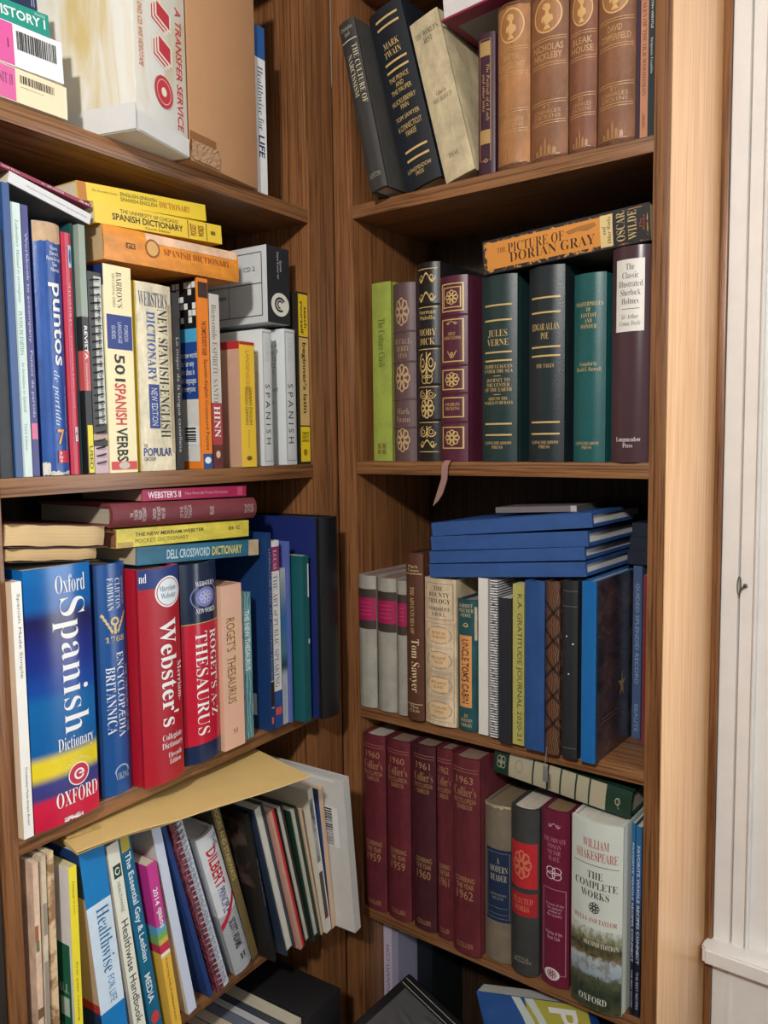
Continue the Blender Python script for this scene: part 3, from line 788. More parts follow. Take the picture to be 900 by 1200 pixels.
book('paperback_book', 'thin pale mint workbook with small green lettering left of the worn blue textbook', 'book', 'Spanish books standing on the second shelf of the left bookcase', 'L', -0.5196, 0.0040, 1.4666, 0.0000, 0.0103, 0.2693, 0.170, flat((206,226,220),.45),
     [('v', 'Laboratory Manual to accompany', 0.3, 0.06, 0.72, 0.36, (90, 130, 110), 'i'), ('v', 'PUNTOS DE PARTIDA', 0.3, 0.39, 0.7, 0.55, (90, 130, 110), 's'), ('v', 'An Invitation to Spanish', 0.3, 0.57, 0.7, 0.76, (110, 140, 130), 'i'), ('v', 'Third Edition', 0.35, 0.8, 0.65, 0.9, (150, 160, 160), 's')])
book('paperback_book', 'thin purple paperback with a small pink mark between mint workbook and blue textbook', 'book', 'Spanish books standing on the second shelf of the left bookcase', 'L', -0.5075, 0.0060, 1.4666, 0.0000, 0.0077, 0.2698, 0.160, flat((70,72,136),.45),
     [('b', 0.1, 0.8, 0.95, 0.86, (220, 110, 150)), ('v', 'Workbook to accompany', 0.3, 0.1, 0.75, 0.5, (190, 190, 220), ''), ('v', 'Puntos de partida', 0.3, 0.53, 0.75, 0.78, (190, 190, 220), '')])
book('textbook', 'worn blue textbook with a torn tan top edge and large white lettering on second shelf', 'book', 'Spanish books standing on the second shelf of the left bookcase', 'L', -0.4932, 0.0040, 1.4666, 0.0000, 0.0319, 0.2583, 0.180, flat((36,84,166),.32,'worn'),
     [('w', 0.0, 0, 1, 0.075, (206, 170, 130)), ('w', 0.0, 0.95, 0.2, 1, (226, 220, 206)), ('w', 0.2, 0.985, 0.95, 1, (226, 220, 206)), ('h', 'Knorre\nDorwick\nPérez-Gironés\nGlass\nVillarreal', 0.35, 0.09, 0.92, 0.19, (238, 238, 234), ''), ('v', 'puntos', 0.36, 0.235, 0.84, 0.56, (238, 238, 234), 'b'), ('v', 'de partida', 0.36, 0.58, 0.62, 0.8, (190, 214, 240), 'i'), ('v', 'An Invitation to Spanish', 0.78, 0.64, 0.9, 0.9, (150, 180, 220), ''), ('h', '7', 0.45, 0.815, 0.72, 0.875, (236, 160, 80), 'b'), ('b', 0.45, 0.9, 0.92, 0.95, (214, 60, 70)), ('h', 'Mc\nGraw\nHill', 0.48, 0.903, 0.62, 0.948, (238, 238, 234), 'b')], style='paper', rnd=0.45)
book('hardcover_book', 'slim crimson book standing between worn blue textbook and thin grey black magazine', 'book', 'Spanish books standing on the second shelf of the left bookcase', 'L', -0.4603, 0.0080, 1.4666, 0.0000, 0.0116, 0.2529, 0.170, flat((198,38,66),.3),
     [('b', 0.55, 0.05, 0.95, 0.14, (190, 210, 236)), ('disc', 0.75, 0.095, 0.15, 0.03, (60, 110, 180)), ('v', 'NUEVAS VOCES', 0.4, 0.2, 0.68, 0.38, (236, 170, 180), 's'), ('v', 'Composicion Libre Actual', 0.4, 0.42, 0.62, 0.72, (230, 150, 160), 's'), ('b', 0.5, 0.8, 0.8, 0.86, (236, 220, 220)), ('h', '+', 0.55, 0.805, 0.75, 0.855, (24, 24, 26), 'b')], rnd=0.35)
book('paperback_book', 'dark teal paperback peeking out above the slim crimson book', 'book', 'Spanish books standing on the second shelf of the left bookcase', 'L', -0.4477, 0.0120, 1.4666, 0.0000, 0.0035, 0.2646, 0.150, flat((30,84,84),.5),
     [])
book('magazine', 'greyish green and black volume with a yellow USED sticker low on its spine', 'magazine', 'Spanish books standing on the second shelf of the left bookcase', 'L', -0.4432, 0.0040, 1.4666, 0.0000, 0.0079, 0.2635, 0.170, zones(0.2635,[(0,(150,166,150)),(.36,(40,40,42)),(.5,(206,84,84)),(.66,(30,30,32))],.4),
     [('v', 'REVISTA', 0.25, 0.4, 0.75, 0.535, (238, 238, 234), 'b'), ('v', 'Conversacion sin barreras', 0.3, 0.55, 0.62, 0.66, (250, 210, 210), ''), ('b', 0.15, 0.8, 0.98, 0.995, (238, 220, 30), 'sticker'), ('v', 'USED', 0.3, 0.885, 0.85, 0.98, (24, 24, 26), 'b')])
book('workbook', 'curled black and grey spiral workbook left of the cream paperback', 'book', 'Spanish books standing on the second shelf of the left bookcase', 'L', -0.4343, 0.0040, 1.4666, 0.0000, 0.0178, 0.2167, 0.170, zones(0.2167,[(0,(52,52,52)),(.8,(196,160,140)),(.83,(40,36,36)),(.86,(206,176,184))],.4),
     [('b', 0.42, 0.02, 0.95, 0.75, (196, 200, 190)), ('v', 'Cuaderno de practica de Dynamics Spanish', 0.55, 0.1, 0.88, 0.74, (24, 24, 26), 'b'), ('coilb',)])
book('paperback_book', 'cream paperback spine with 501 in black and red lettering and a blue label', 'book', 'Spanish books standing on the second shelf of the left bookcase', 'L', -0.4155, 0.0020, 1.4666, 0.0000, 0.0370, 0.2277, 0.150, flat((248,234,180),.35),
     [('v', "BARRON'S", 0.45, 0.03, 0.66, 0.2, (90, 80, 50), 's'), ('v', 'EDUCATIONAL SERIES', 0.3, 0.04, 0.4, 0.2, (120, 110, 80), 's'), ('b', 0.06, 0.235, 0.97, 0.4, (36, 62, 140)), ('v', 'FOREIGN\nLANGUAGE\nGUIDES', 0.22, 0.27, 0.82, 0.37, (200, 205, 220), 'l'), ('v', '501', 0.28, 0.425, 0.66, 0.555, (24, 24, 26), 'b'), ('v', 'SPANISH', 0.25, 0.565, 0.66, 0.765, (212, 52, 56), 'b'), ('v', 'VERBS', 0.25, 0.78, 0.66, 0.945, (24, 24, 26), 'b'), ('b', 0.03, 0.945, 0.97, 0.985, (222, 70, 70)), ('disc', 0.5, 0.965, 0.2, 0.018, (200, 190, 170), 0.0006), ('sb', 'L', 0.0, 0.0, 0.9, 0.1, (30, 44, 100))])
book('dictionary', 'thick cream dictionary with worn spine and yellow left cover beside the cream 501 paperback', 'book', 'Spanish books standing on the second shelf of the left bookcase', 'L', -0.3698, 0.0060, 1.4666, 0.0000, 0.0541, 0.2171, 0.130, flat((232,220,184),.4,'worn'),
     [('h', "WEBSTER'S", 0.1, 0.045, 0.88, 0.125, (40, 52, 110), 's'), ('v', 'DICTIONARY', 0.28, 0.15, 0.5, 0.52, (60, 90, 160), 'sb'), ('v', 'NEW SPANISH-ENGLISH', 0.58, 0.13, 0.86, 0.82, (50, 46, 50), 's'), ('b', 0.28, 0.535, 0.56, 0.77, (40, 66, 140)), ('v', 'NEW EDITION', 0.34, 0.555, 0.5, 0.755, (210, 214, 224), ''), ('h', 'THE', 0.1, 0.855, 0.2, 0.875, (60, 60, 80), ''), ('h', 'POPULAR', 0.1, 0.875, 0.88, 0.92, (40, 60, 140), 'b'), ('h', 'GROUP', 0.1, 0.925, 0.4, 0.945, (60, 60, 80), ''), ('sb', 'L', 0, 0, 0.98, 1, (238, 206, 40)), ('w', 0.9, 0.1, 1, 0.9, (196, 176, 140))], rnd=0.12)
book('paperback_book', 'thin black paperback wedged right of the thick cream dictionary', 'book', 'Spanish books standing on the second shelf of the left bookcase', 'L', -0.3108, 0.0120, 1.4666, 0.0000, 0.0117, 0.2125, 0.140, flat((46,44,44),.45,'worn'),
     [('v', 'Lo mejor de la lengua castellana', 0.3, 0.25, 0.8, 0.9, (180, 180, 180), '')])
book('crossword_book', 'orange puzzle paperback with a black and blue cover seen from its left side', 'book', 'Spanish books standing on the second shelf of the left bookcase', 'L', -0.2801, 0.0000, 1.4666, 0.0000, 0.0174, 0.2334, 0.140, flat((246,130,28),.35),
     [('v', "THE COMPLETE IDIOT'S GUIDE", 0.3, 0.22, 0.75, 0.4, (120, 30, 10), 'b'), ('v', 'Spanish-English Crossword Puzzles', 0.35, 0.42, 0.75, 0.9, (70, 30, 20), ''), ('b', 0.1, 0.92, 0.98, 1, (40, 80, 150)), ('disc', 0.55, 0.955, 0.3, 0.018, (238, 238, 234)), ('b', 0.05, 0.02, 0.95, 0.1, (60, 40, 30)), ('sb', 'L', 0.02, 0.0, 0.95, 0.34, (24, 24, 26)), ('sb', 'L', 0.02, 0.26, 0.95, 0.4, (70, 170, 214)), ('sb', 'L', 0.02, 0.33, 0.95, 0.66, (30, 72, 150)), ('sb', 'L', 0.02, 0.63, 0.95, 0.96, (216, 214, 206)), ('scross',), ('sh', 'Learn new words\nthe fun way\nwith clues in\nboth languages\nfor everyone', 0.02, 0.38, 0.28, 0.6, (238, 238, 234), ''), ('sbars', 0.06, 0.78, 0.2, 0.86)])
book('paperback_book', 'narrow paperback with white upper and red lower spine right of the orange puzzle book', 'book', 'Spanish books standing on the second shelf of the left bookcase', 'L', -0.2592, 0.0020, 1.4666, 0.0000, 0.0173, 0.2175, 0.130, zones(0.2175,[(0,(214,206,196)),(.62,(190,66,66)),(.86,(110,50,52))],.35),
     [('v', 'Bienvenido ESPIRITU SANTO', 0.2, 0.06, 0.7, 0.62, (120, 120, 90), 's'), ('v', 'HINN', 0.2, 0.64, 0.8, 0.82, (238, 238, 234), 'sb'), ('disc', 0.5, 0.92, 0.22, 0.022, (220, 190, 150))])
book('dictionary', 'small yellow dictionary with tan front cover standing before the white boxed sets', 'book', 'Spanish books standing on the second shelf of the left bookcase', 'L', -0.2117, -0.0020, 1.4666, 0.0000, 0.0278, 0.1633, 0.105, flat((246,200,50),.35),
     [('b', 0, 0, 1, 0.025, (190, 40, 40)), ('v', 'LANGENSCHEIDT', 0.4, 0.07, 0.66, 0.46, (206, 130, 40), ''), ('v', 'GERMAN ENGLISH\nENGLISH GERMAN', 0.3, 0.36, 0.78, 0.66, (110, 90, 30), ''), ('v', 'Dictionary', 0.4, 0.7, 0.6, 0.85, (200, 150, 40), 'i'), ('disc', 0.5, 0.93, 0.18, 0.018, (120, 90, 30)), ('sb', 'L', 0.0, 0.0, 0.99, 1.0, (206, 160, 132)), ('sb', 'L', 0.0, 0.0, 0.99, 0.06, (190, 40, 40)), ('ssm',)], pages=(236, 220, 190))
book('paperback_book', 'very thin brown booklet between small yellow dictionary and white boxed set', 'book', 'Spanish books standing on the second shelf of the left bookcase', 'L', -0.1723, 0.0100, 1.4666, 0.0000, 0.0035, 0.1226, 0.100, flat((176,116,78),.5),
     [])
book('course_box', 'white course box lettered SPANISH, left one of the two standing boxes', 'box', 'boxed Spanish course sets', 'L', -0.1636, 0.0020, 1.4666, 0.0000, 0.0191, 0.1843, 0.115, flat((214,218,218),.4),
     [('v', 'S P A N I S H', 0.25, 0.4, 0.72, 0.84, (60, 60, 66), ''), ('f', 0.06, 0.02, 0.94, 0.97, 0.05, 0.006, (150, 156, 160)), ('v', 'COURSE', 0.3, 0.06, 0.7, 0.24, (196, 200, 204), ''), ('sh', 'UNIT ONE  page 4\nUNIT TWO  page 9\nUNIT SIX  page 15\nREVIEW  page 22\nAUDIO  page 31', 0.1, 0.1, 0.8, 0.34, (120, 124, 128), ''), ('sh', 'listen and repeat\nread along\nwrite it down\nspeak aloud', 0.1, 0.42, 0.8, 0.6, (120, 124, 128), 'i'), ('sbars', 0.3, 0.84, 0.85, 0.95)], style='paper', box=True)
book('course_box', 'white course box lettered SPANISH, right one beside the yellow black paperback', 'box', 'boxed Spanish course sets', 'L', -0.1180, 0.0020, 1.4666, 0.0000, 0.0233, 0.1894, 0.115, flat((214,218,218),.4),
     [('v', 'S P A N I S H', 0.25, 0.4, 0.72, 0.84, (60, 60, 66), ''), ('f', 0.06, 0.02, 0.94, 0.97, 0.05, 0.006, (150, 156, 160)), ('v', 'COURSE', 0.3, 0.06, 0.7, 0.24, (196, 200, 204), ''), ('sh', 'UNIT ONE  page 4\nUNIT TWO  page 9\nUNIT SIX  page 15\nREVIEW  page 22\nAUDIO  page 31', 0.1, 0.1, 0.8, 0.34, (120, 124, 128), ''), ('sh', 'listen and repeat\nread along\nwrite it down\nspeak aloud', 0.1, 0.42, 0.8, 0.6, (120, 124, 128), 'i'), ('sbars', 0.3, 0.84, 0.85, 0.95)], style='paper', box=True)
book('course_box', 'white box with a black end and pale oval emblem lying on the two standing boxes', 'box', 'boxed Spanish course sets', 'L', -0.1458, 0.0060, 1.6622, 0.0000, 0.0465, 0.1034, 0.140, flat((206,208,208),.4),
     [('b', 0, 0, 1, 1, (40, 42, 48)), ('disc', 0.56, 0.75, 0.4, 0.155, (232, 230, 216)), ('arc', 0.56, 0.75, 0.25, 0.1, 0.3, 60, 330, (50, 54, 60)), ('arc', 0.56, 0.75, 0.14, 0.06, 0.4, 90, 330, (50, 54, 60)), ('v', 'Spanish\nLearn in your car', 0.42, 0.07, 0.66, 0.42, (210, 210, 210), ''), ('sb', 'L', 0.06, 0.1, 0.07, 0.9, (70, 70, 74)), ('sb', 'L', 0.06, 0.08, 0.9, 0.09, (70, 70, 74)), ('sb', 'L', 0.06, 0.48, 0.95, 0.49, (70, 70, 74)), ('sb', 'L', 0.06, 0.9, 0.95, 0.91, (70, 70, 74)), ('sb', 'L', 0.5, 0.08, 0.51, 0.9, (150, 150, 150)), ('sh', 'CD 1', 0.62, 0.26, 0.8, 0.32, (110, 110, 110), ''), ('sh', 'CD 2', 0.15, 0.26, 0.3, 0.32, (110, 110, 110), ''), ('sh', 'SPANISH', 0.55, 0.6, 0.85, 0.65, (110, 110, 110), 'b')], style='paper', box=True)
book('paperback_book', 'black book standing behind the white boxed sets near the right panel', 'book', 'Spanish books standing on the second shelf of the left bookcase', 'L', -0.0735, 0.1400, 1.4666, 0.0000, 0.0112, 0.2780, 0.052, flat((40,38,36),.5),
     [])
book('paperback_book', 'yellow and tan paperback in a dark cover lettered teach yourself, right end of second shelf', 'book', 'Spanish books standing on the second shelf of the left bookcase', 'L', -0.0856, 0.0040, 1.4666, 0.0000, 0.0235, 0.2449, 0.130, flat((46,38,28),.4),
     [('b', 0.08, 0.012, 0.97, 0.255, (232, 196, 30)), ('b', 0.08, 0.262, 0.97, 0.772, (214, 176, 104)), ('b', 0.08, 0.78, 0.97, 0.985, (238, 206, 20)), ('v', 'teach\nyourself', 0.2, 0.05, 0.86, 0.24, (50, 40, 20), 'b'), ('v', "beginner's latin", 0.3, 0.29, 0.76, 0.7, (44, 36, 24), 'b'), ('h', 'COMPLETE\nGUIDE TO\nLEARNING', 0.2, 0.81, 0.85, 0.87, (70, 56, 10), 'b'), ('disc', 0.5, 0.93, 0.18, 0.02, (150, 120, 20))], style='paper')
book('dictionary', 'thick orange dictionary with taped spine lying on the cream dictionary', 'book', 'dictionaries lying on top of the second-shelf row', 'L', -0.2097, -0.0040, 1.7040, 1.5989, 0.0371, 0.2068, 0.120, flat((244,150,44),.32,'worn'),
     [('w', 0.72, 0.28, 0.99, 0.99, (240, 196, 160)), ('b', 0.42, 0.14, 0.58, 0.2, (120, 70, 30)), ('h', '2', 0.44, 0.15, 0.56, 0.19, (240, 160, 60), ''), ('disc', 0.55, 0.32, 0.28, 0.05, (226, 170, 90)), ('ring', 0.55, 0.32, 0.28, 0.05, 0.2, (150, 80, 30)), ('v', 'SPANISH DICTIONARY', 0.42, 0.4, 0.62, 0.92, (170, 76, 20), 's')], rnd=0.1, pages=(206, 170, 120))
book('dictionary', 'yellow dictionary with bold black lettering, middle one of the lying stack of three', 'book', 'dictionaries lying on top of the second-shelf row', 'L', -0.2350, 0.0000, 1.7476, 1.6363, 0.0223, 0.1895, 0.120, flat((246,206,50),.35),
     [('v', 'THE UNIVERSITY OF CHICAGO', 0.66, 0.18, 0.84, 0.62, (60, 50, 20), ''), ('v', 'SPANISH DICTIONARY', 0.28, 0.12, 0.6, 0.66, (40, 34, 20), 'b'), ('v', 'Fourth Edition', 0.08, 0.36, 0.2, 0.55, (110, 90, 30), ''), ('l', [0.7, 0.86], 0.05, 0.95, 0.006, (110, 90, 30)), ('h', 'POCKET\nWORDS', 0.2, 0.72, 0.8, 0.84, (150, 80, 20), 'b'), ('h', '1', 0.4, 0.9, 0.6, 0.94, (120, 100, 40), '')])
book('dictionary', 'yellow dictionary with red lettering, topmost of the lying stack of three', 'book', 'dictionaries lying on top of the second-shelf row', 'L', -0.2551, 0.0060, 1.7728, 1.6582, 0.0191, 0.1853, 0.120, flat((240,206,40),.35),
     [('b', 0, 0, 1, 0.06, (196, 120, 40)), ('v', 'ENGLISH-SPANISH\nSPANISH-ENGLISH', 0.3, 0.3, 0.8, 0.58, (70, 60, 20), ''), ('v', 'DICTIONARY', 0.32, 0.6, 0.68, 0.86, (190, 60, 20), 's'), ('v', 'The Everyday Course', 0.55, 0.1, 0.7, 0.28, (130, 110, 30), 'i')])
book('booklet', 'thin white booklet lying slanted right under the maroon one', 'booklet', 'thin booklets lying across the tall books at the left of the second shelf', 'L', -0.4315, 0.0000, 1.7313, 1.3436, 0.0112, 0.0943, 0.190, flat((216,216,216),.4),
     [('v', 'Workbook and laboratory manual for Spanish study edition', 0.35, 0.2, 0.6, 0.95, (170, 170, 176), ''), ('sb', 'L', 0.01, 0, 1, 1, (92, 94, 96))])
book('booklet', 'maroon booklet with white lettering lying slanted on the white booklet', 'booklet', 'thin booklets lying across the tall books at the left of the second shelf', 'L', -0.4288, 0.0000, 1.7492, 1.4113, 0.0037, 0.1191, 0.190, flat((150,34,66),.4),
     [('v', 'A+ SPANISH', 0.25, 0.5, 0.75, 0.72, (240, 220, 226), 's'), ('v', 'DK Art', 0.25, 0.88, 0.75, 0.98, (238, 238, 234), 'b'), ('v', 'Level Three', 0.3, 0.15, 0.7, 0.3, (238, 238, 234), '')])
book('paperback_book', 'thin white paperback standing against the left panel on the third shelf', 'book', 'reference books standing on the third shelf of the left bookcase', 'L', -0.5468, -0.0090, 1.1031, 0.0000, 0.0107, 0.2614, 0.140, flat((238,236,226),.4),
     [('sb', 'L', 0, 0, 1, 1, (226, 200, 170)), ('v', 'Spanish Made Simple', 0.4, 0.045, 0.78, 0.37, (120, 120, 110), ''), ('v', 'Doubleday Made Simple Books', 0.4, 0.72, 0.66, 0.95, (90, 90, 84), '')], pages=(226, 196, 160))
book('dictionary', 'very thick glossy blue dictionary with giant white lettering, yellow and red bands', 'book', 'reference books standing on the third shelf of the left bookcase', 'L', -0.5337, -0.0120, 1.1031, 0.0000, 0.0776, 0.2710, 0.160, zones(0.271,[(0,(10,110,190)),(.14,(8,96,176)),(.2,(28,28,92)),(.34,(24,44,140)),(.46,(16,72,166)),(.52,(10,104,176)),(.70,(14,98,170)),(.745,(240,214,30)),(.785,(240,214,30)),(.83,(60,66,140)),(.87,(66,60,130)),(.9,(220,28,66)),(1,(214,24,60))],.22,True),
     [('h', 'Oxford', 0.42, 0.035, 0.9, 0.105, (238, 238, 234), 's'), ('v', 'Spanish', 0.36, 0.125, 0.88, 0.655, (238, 238, 234), 's'), ('h', 'Dictionary', 0.36, 0.665, 0.94, 0.73, (238, 238, 234), 's'), ('disc', 0.66, 0.825, 0.17, 0.045, (244, 240, 236)), ('disc', 0.66, 0.825, 0.155, 0.041, (206, 36, 66), 0.0006), ('sw',), ('h', 'OXFORD', 0.3, 0.875, 0.97, 0.935, (238, 238, 234), 's'), ('rays', 0.66, 0.822, 0.24, 0.064), ('w', 0.4, 0.98, 0.7, 0.993, (230, 220, 214))], rnd=0.2)
book('hardcover_book', 'medium blue hardback with a gold thistle emblem and white lettering', 'book', 'reference books standing on the third shelf of the left bookcase', 'L', -0.4424, -0.0020, 1.1031, 0.0000, 0.0418, 0.2637, 0.160, flat((24,80,150),.28),
     [('v', 'CLIFTON\nFADIMAN', 0.3, 0.06, 0.72, 0.2, (206, 214, 226), 's'), ('v', 'GENERAL EDITOR', 0.78, 0.06, 0.86, 0.18, (190, 200, 216), ''), ('orn', 'leaf', 0.5, 0.255, 0.34, 0.045, (214, 186, 120)), ('h', '1768', 0.2, 0.31, 0.8, 0.335, (214, 186, 120), 's'), ('v', 'THE TREASURY OF THE', 0.8, 0.44, 0.9, 0.74, (200, 208, 222), ''), ('v', 'ENCYCLOPÆDIA', 0.5, 0.38, 0.74, 0.75, (224, 228, 234), 's'), ('v', 'BRITANNICA', 0.18, 0.44, 0.44, 0.73, (224, 228, 234), 's'), ('arc', 0.55, 0.905, 0.24, 0.035, 0.2, 180, 360, (150, 176, 206)), ('h', 'VIKING', 0.33, 0.905, 0.78, 0.935, (170, 190, 212), 's')], style='hard', rnd=0.35)
book('dictionary', 'thick red dictionary with white vertical lettering and a round white seal on top', 'book', 'reference books standing on the third shelf of the left bookcase', 'L', -0.3996, -0.0220, 1.1031, 0.0000, 0.0600, 0.2536, 0.180, pattern((206,22,44),(160,10,28),900,'noise',.3,(1,1,3),.35,.6),
     [('b', 0, 0, 1, 0.09, (28, 56, 128)), ('h', 'nd', 0.02, 0.02, 0.16, 0.06, (238, 238, 234), 's'), ('ring', 0.66, 0.115, 0.34, 0.072, 0.1, (238, 238, 234)), ('disc', 0.66, 0.115, 0.29, 0.062, (226, 234, 238)), ('ring', 0.66, 0.115, 0.3, 0.0645, 0.05, (206, 22, 44)), ('h', 'Merriam-\nWebster', 0.42, 0.085, 0.9, 0.145, (40, 90, 110), 's'), ('v', "Webster's", 0.4, 0.24, 0.84, 0.74, (238, 238, 234), 'sb'), ('v', 'Merriam-', 0.84, 0.45, 0.97, 0.64, (238, 238, 234), 's'), ('h', 'Collegiate\nDictionary', 0.36, 0.775, 0.93, 0.85, (238, 238, 234), 's'), ('h', 'Eleventh\nEdition', 0.5, 0.865, 0.88, 0.92, (238, 238, 234), 's')], style='hard', rnd=0.3)
book('thesaurus', 'red thesaurus with navy top and bottom and a round globe emblem on the third shelf', 'book', 'reference books standing on the third shelf of the left bookcase', 'L', -0.3287, -0.0140, 1.1031, 0.0000, 0.0603, 0.2494, 0.170, zones(0.2494,[(0,(26,40,70)),(.30,(206,24,52)),(.905,(26,44,82))],.22),
     [('l', [0.295], 0.0, 1, 0.004, (206, 170, 80)), ('ring', 0.56, 0.17, 0.38, 0.068, 0.06, (120, 130, 190)), ('disc', 0.56, 0.17, 0.27, 0.05, (110, 120, 190)), ('orn', 'rosette', 0.56, 0.17, 0.2, 0.04, (190, 190, 220)), ('h', "WEBSTER'S", 0.3, 0.09, 0.84, 0.115, (238, 238, 234), 's'), ('h', 'NEW WORLD', 0.3, 0.225, 0.84, 0.25, (238, 238, 234), 's'), ('v', 'THESAURUS', 0.26, 0.34, 0.56, 0.86, (238, 238, 234), 's'), ('v', "ROGET'S A-Z", 0.64, 0.34, 0.86, 0.78, (238, 238, 234), 's')], style='hard', rnd=0.4)
book('paperback_book', 'peach paperback with outlined vertical lettering right of the red and navy thesaurus', 'book', 'reference books standing on the third shelf of the left bookcase', 'L', -0.2675, -0.0120, 1.1031, 0.0000, 0.0368, 0.2145, 0.130, flat((228,178,150),.45),
     [('v', "ROGET'S  THESAURUS", 0.26, 0.2, 0.74, 0.72, (226, 196, 120), 'b'), ('v', "ROGET'S  THESAURUS", 0.22, 0.2, 0.64, 0.72, (130, 60, 40), ''), ('h', 'M', 0.4, 0.88, 0.65, 0.91, (150, 90, 60), 's')], pages=(200, 150, 110))
book('paperback_book', 'slim teal marbled paperback between peach paperback and thick dark blue book', 'book', 'reference books standing on the third shelf of the left bookcase', 'L', -0.2222, -0.0050, 1.1031, 0.0000, 0.0157, 0.1979, 0.120, pattern((120,170,172),(70,120,126),60,'wave',.4),
     [('b', 0.1, 0.1, 0.9, 0.55, (104, 160, 164)), ('v', 'THE NEW THESAURUS', 0.2, 0.12, 0.8, 0.53, (214, 226, 220), 'b')])
book('hardcover_book', 'tall dark blue textbook with tan page tops right of the slim teal paperback', 'book', 'reference books standing on the third shelf of the left bookcase', 'L', -0.1802, -0.0120, 1.1031, 0.0000, 0.0091, 0.2740, 0.200, flat((24,58,112),.35),
     [('v', 'LITERATURE AND THE WRITING PROCESS', 0.45, 0.08, 0.75, 0.75, (150, 170, 200), ''), ('b', 0.3, 0.75, 0.9, 0.88, (40, 30, 24)), ('l', [0.745, 0.88], 0.3, 0.95, 0.006, (206, 170, 110)), ('b', 0.3, 0.93, 0.7, 0.965, (214, 90, 80)), ('sb', 'L', 0.12, 0.82, 0.3, 0.93, (206, 206, 206))], style='hard', rnd=0, pages=(222, 190, 150))
book('paperback_book', 'white spined paperback with plum top and blue foot beside tall dark blue textbook', 'book', 'reference books standing on the third shelf of the left bookcase', 'L', -0.1700, -0.0100, 1.1031, 0.0000, 0.0170, 0.2616, 0.190, zones(0.2616,[(0,(230,230,226)),(.03,(150,50,100)),(.16,(226,226,222)),(.8,(40,80,150))],.35),
     [('v', 'LUCAS', 0.3, 0.05, 0.7, 0.15, (230, 200, 214), 's'), ('v', 'THE ART of PUBLIC SPEAKING', 0.2, 0.18, 0.72, 0.78, (120, 120, 124), 's'), ('b', 0.2, 0.89, 0.9, 0.93, (214, 80, 70))])
book('paperback_book', 'slim paperback with a pale blue seascape spine beside the periwinkle folder', 'book', 'reference books standing on the third shelf of the left bookcase', 'L', -0.1496, -0.0080, 1.1031, 0.0000, 0.0113, 0.2211, 0.170, zones(0.2211,[(0,(170,180,180)),(.34,(40,110,160)),(.52,(70,120,140)),(.62,(40,70,80)),(.7,(180,188,196))],.35,True),
     [('v', 'COMPOSITION', 0.3, 0.06, 0.6, 0.3, (110, 110, 120), ''), ('v', 'reading and writing', 0.3, 0.74, 0.6, 0.95, (120, 120, 130), '')])
book('folder', 'periwinkle blue folder standing between seascape paperback and teal folder', 'folder', 'reference books standing on the third shelf of the left bookcase', 'L', -0.1373, -0.0130, 1.1031, 0.0000, 0.0035, 0.2578, 0.190, flat((84,100,176),.45),
     [])
book('folder', 'teal folder with white paper edges standing left of the navy binder', 'folder', 'reference books standing on the third shelf of the left bookcase', 'L', -0.1270, -0.0300, 1.1031, 0.0000, 0.0133, 0.2374, 0.180, flat((14,88,92),.45),
     [('b', 0.75, 0.05, 0.95, 0.25, (210, 214, 210)), ('b', 0.75, 0.5, 0.95, 0.53, (210, 214, 210))])
book('ring_binder', 'big navy binder with a black spine sticking out beside the corner, third shelf', 'binder', None, 'L', -0.1030, -0.0470, 1.1031, 0.0000, 0.0408, 0.2889, 0.230, flat((24,25,28),.4),
     [('sb', 'L', 0.05, 0, 1, 1, (26, 40, 108))], style='hard', rnd=0.25, pages=(60, 66, 90))
book('paperback_book', 'upper of two old paperbacks lying on the thick blue dictionary, tan page edges outwards', 'book', 'old paperbacks lying with their page edges outwards', 'L', -0.4303, -0.0060, 1.3864, 1.4645, 0.0234, 0.1167, 0.110, flat((90,44,34),.5),
     [], pages=(226, 190, 132), fore='wavy')
book('paperback_book', 'lower of two old paperbacks lying on the thick blue dictionary, tan page edges outwards', 'book', 'old paperbacks lying with their page edges outwards', 'L', -0.4409, -0.0060, 1.3731, 1.4703, 0.0139, 0.1060, 0.110, flat((70,50,40),.5),
     [], pages=(214, 176, 118), fore='wavy')
book('paperback_book', 'worn teal pocket dictionary, lowest of the stack lying on the red dictionaries', 'book', 'small books lying on top of the third-shelf row', 'L', -0.1871, -0.0040, 1.3482, 1.5118, 0.0207, 0.2042, 0.110, flat((34,106,136),.4,'worn'),
     [('v', 'DELL CROSSWORD', 0.22, 0.22, 0.76, 0.56, (190, 214, 220), 'b'), ('v', 'DICTIONARY', 0.22, 0.58, 0.76, 0.84, (226, 206, 90), 'b'), ('w', 0.0, 0.9, 1, 1, (196, 170, 130))], pages=(206, 186, 150))
book('paperback_book', 'yellow pocket dictionary lying second from below in the stack on the third shelf', 'book', 'small books lying on top of the third-shelf row', 'L', -0.2010, 0.0000, 1.3748, 1.5359, 0.0211, 0.2125, 0.110, flat((224,204,60),.38,'worn'),
     [('v', 'THE NEW MERRIAM-WEBSTER', 0.55, 0.12, 0.76, 0.62, (60, 54, 30), 'b'), ('v', 'POCKET DICTIONARY', 0.2, 0.12, 0.42, 0.5, (110, 100, 50), ''), ('w', 0, 0, 0.3, 0.1, (190, 160, 90)), ('v', '35 C', 0.5, 0.82, 0.7, 0.92, (80, 70, 30), 'b')], pages=(150, 90, 70))
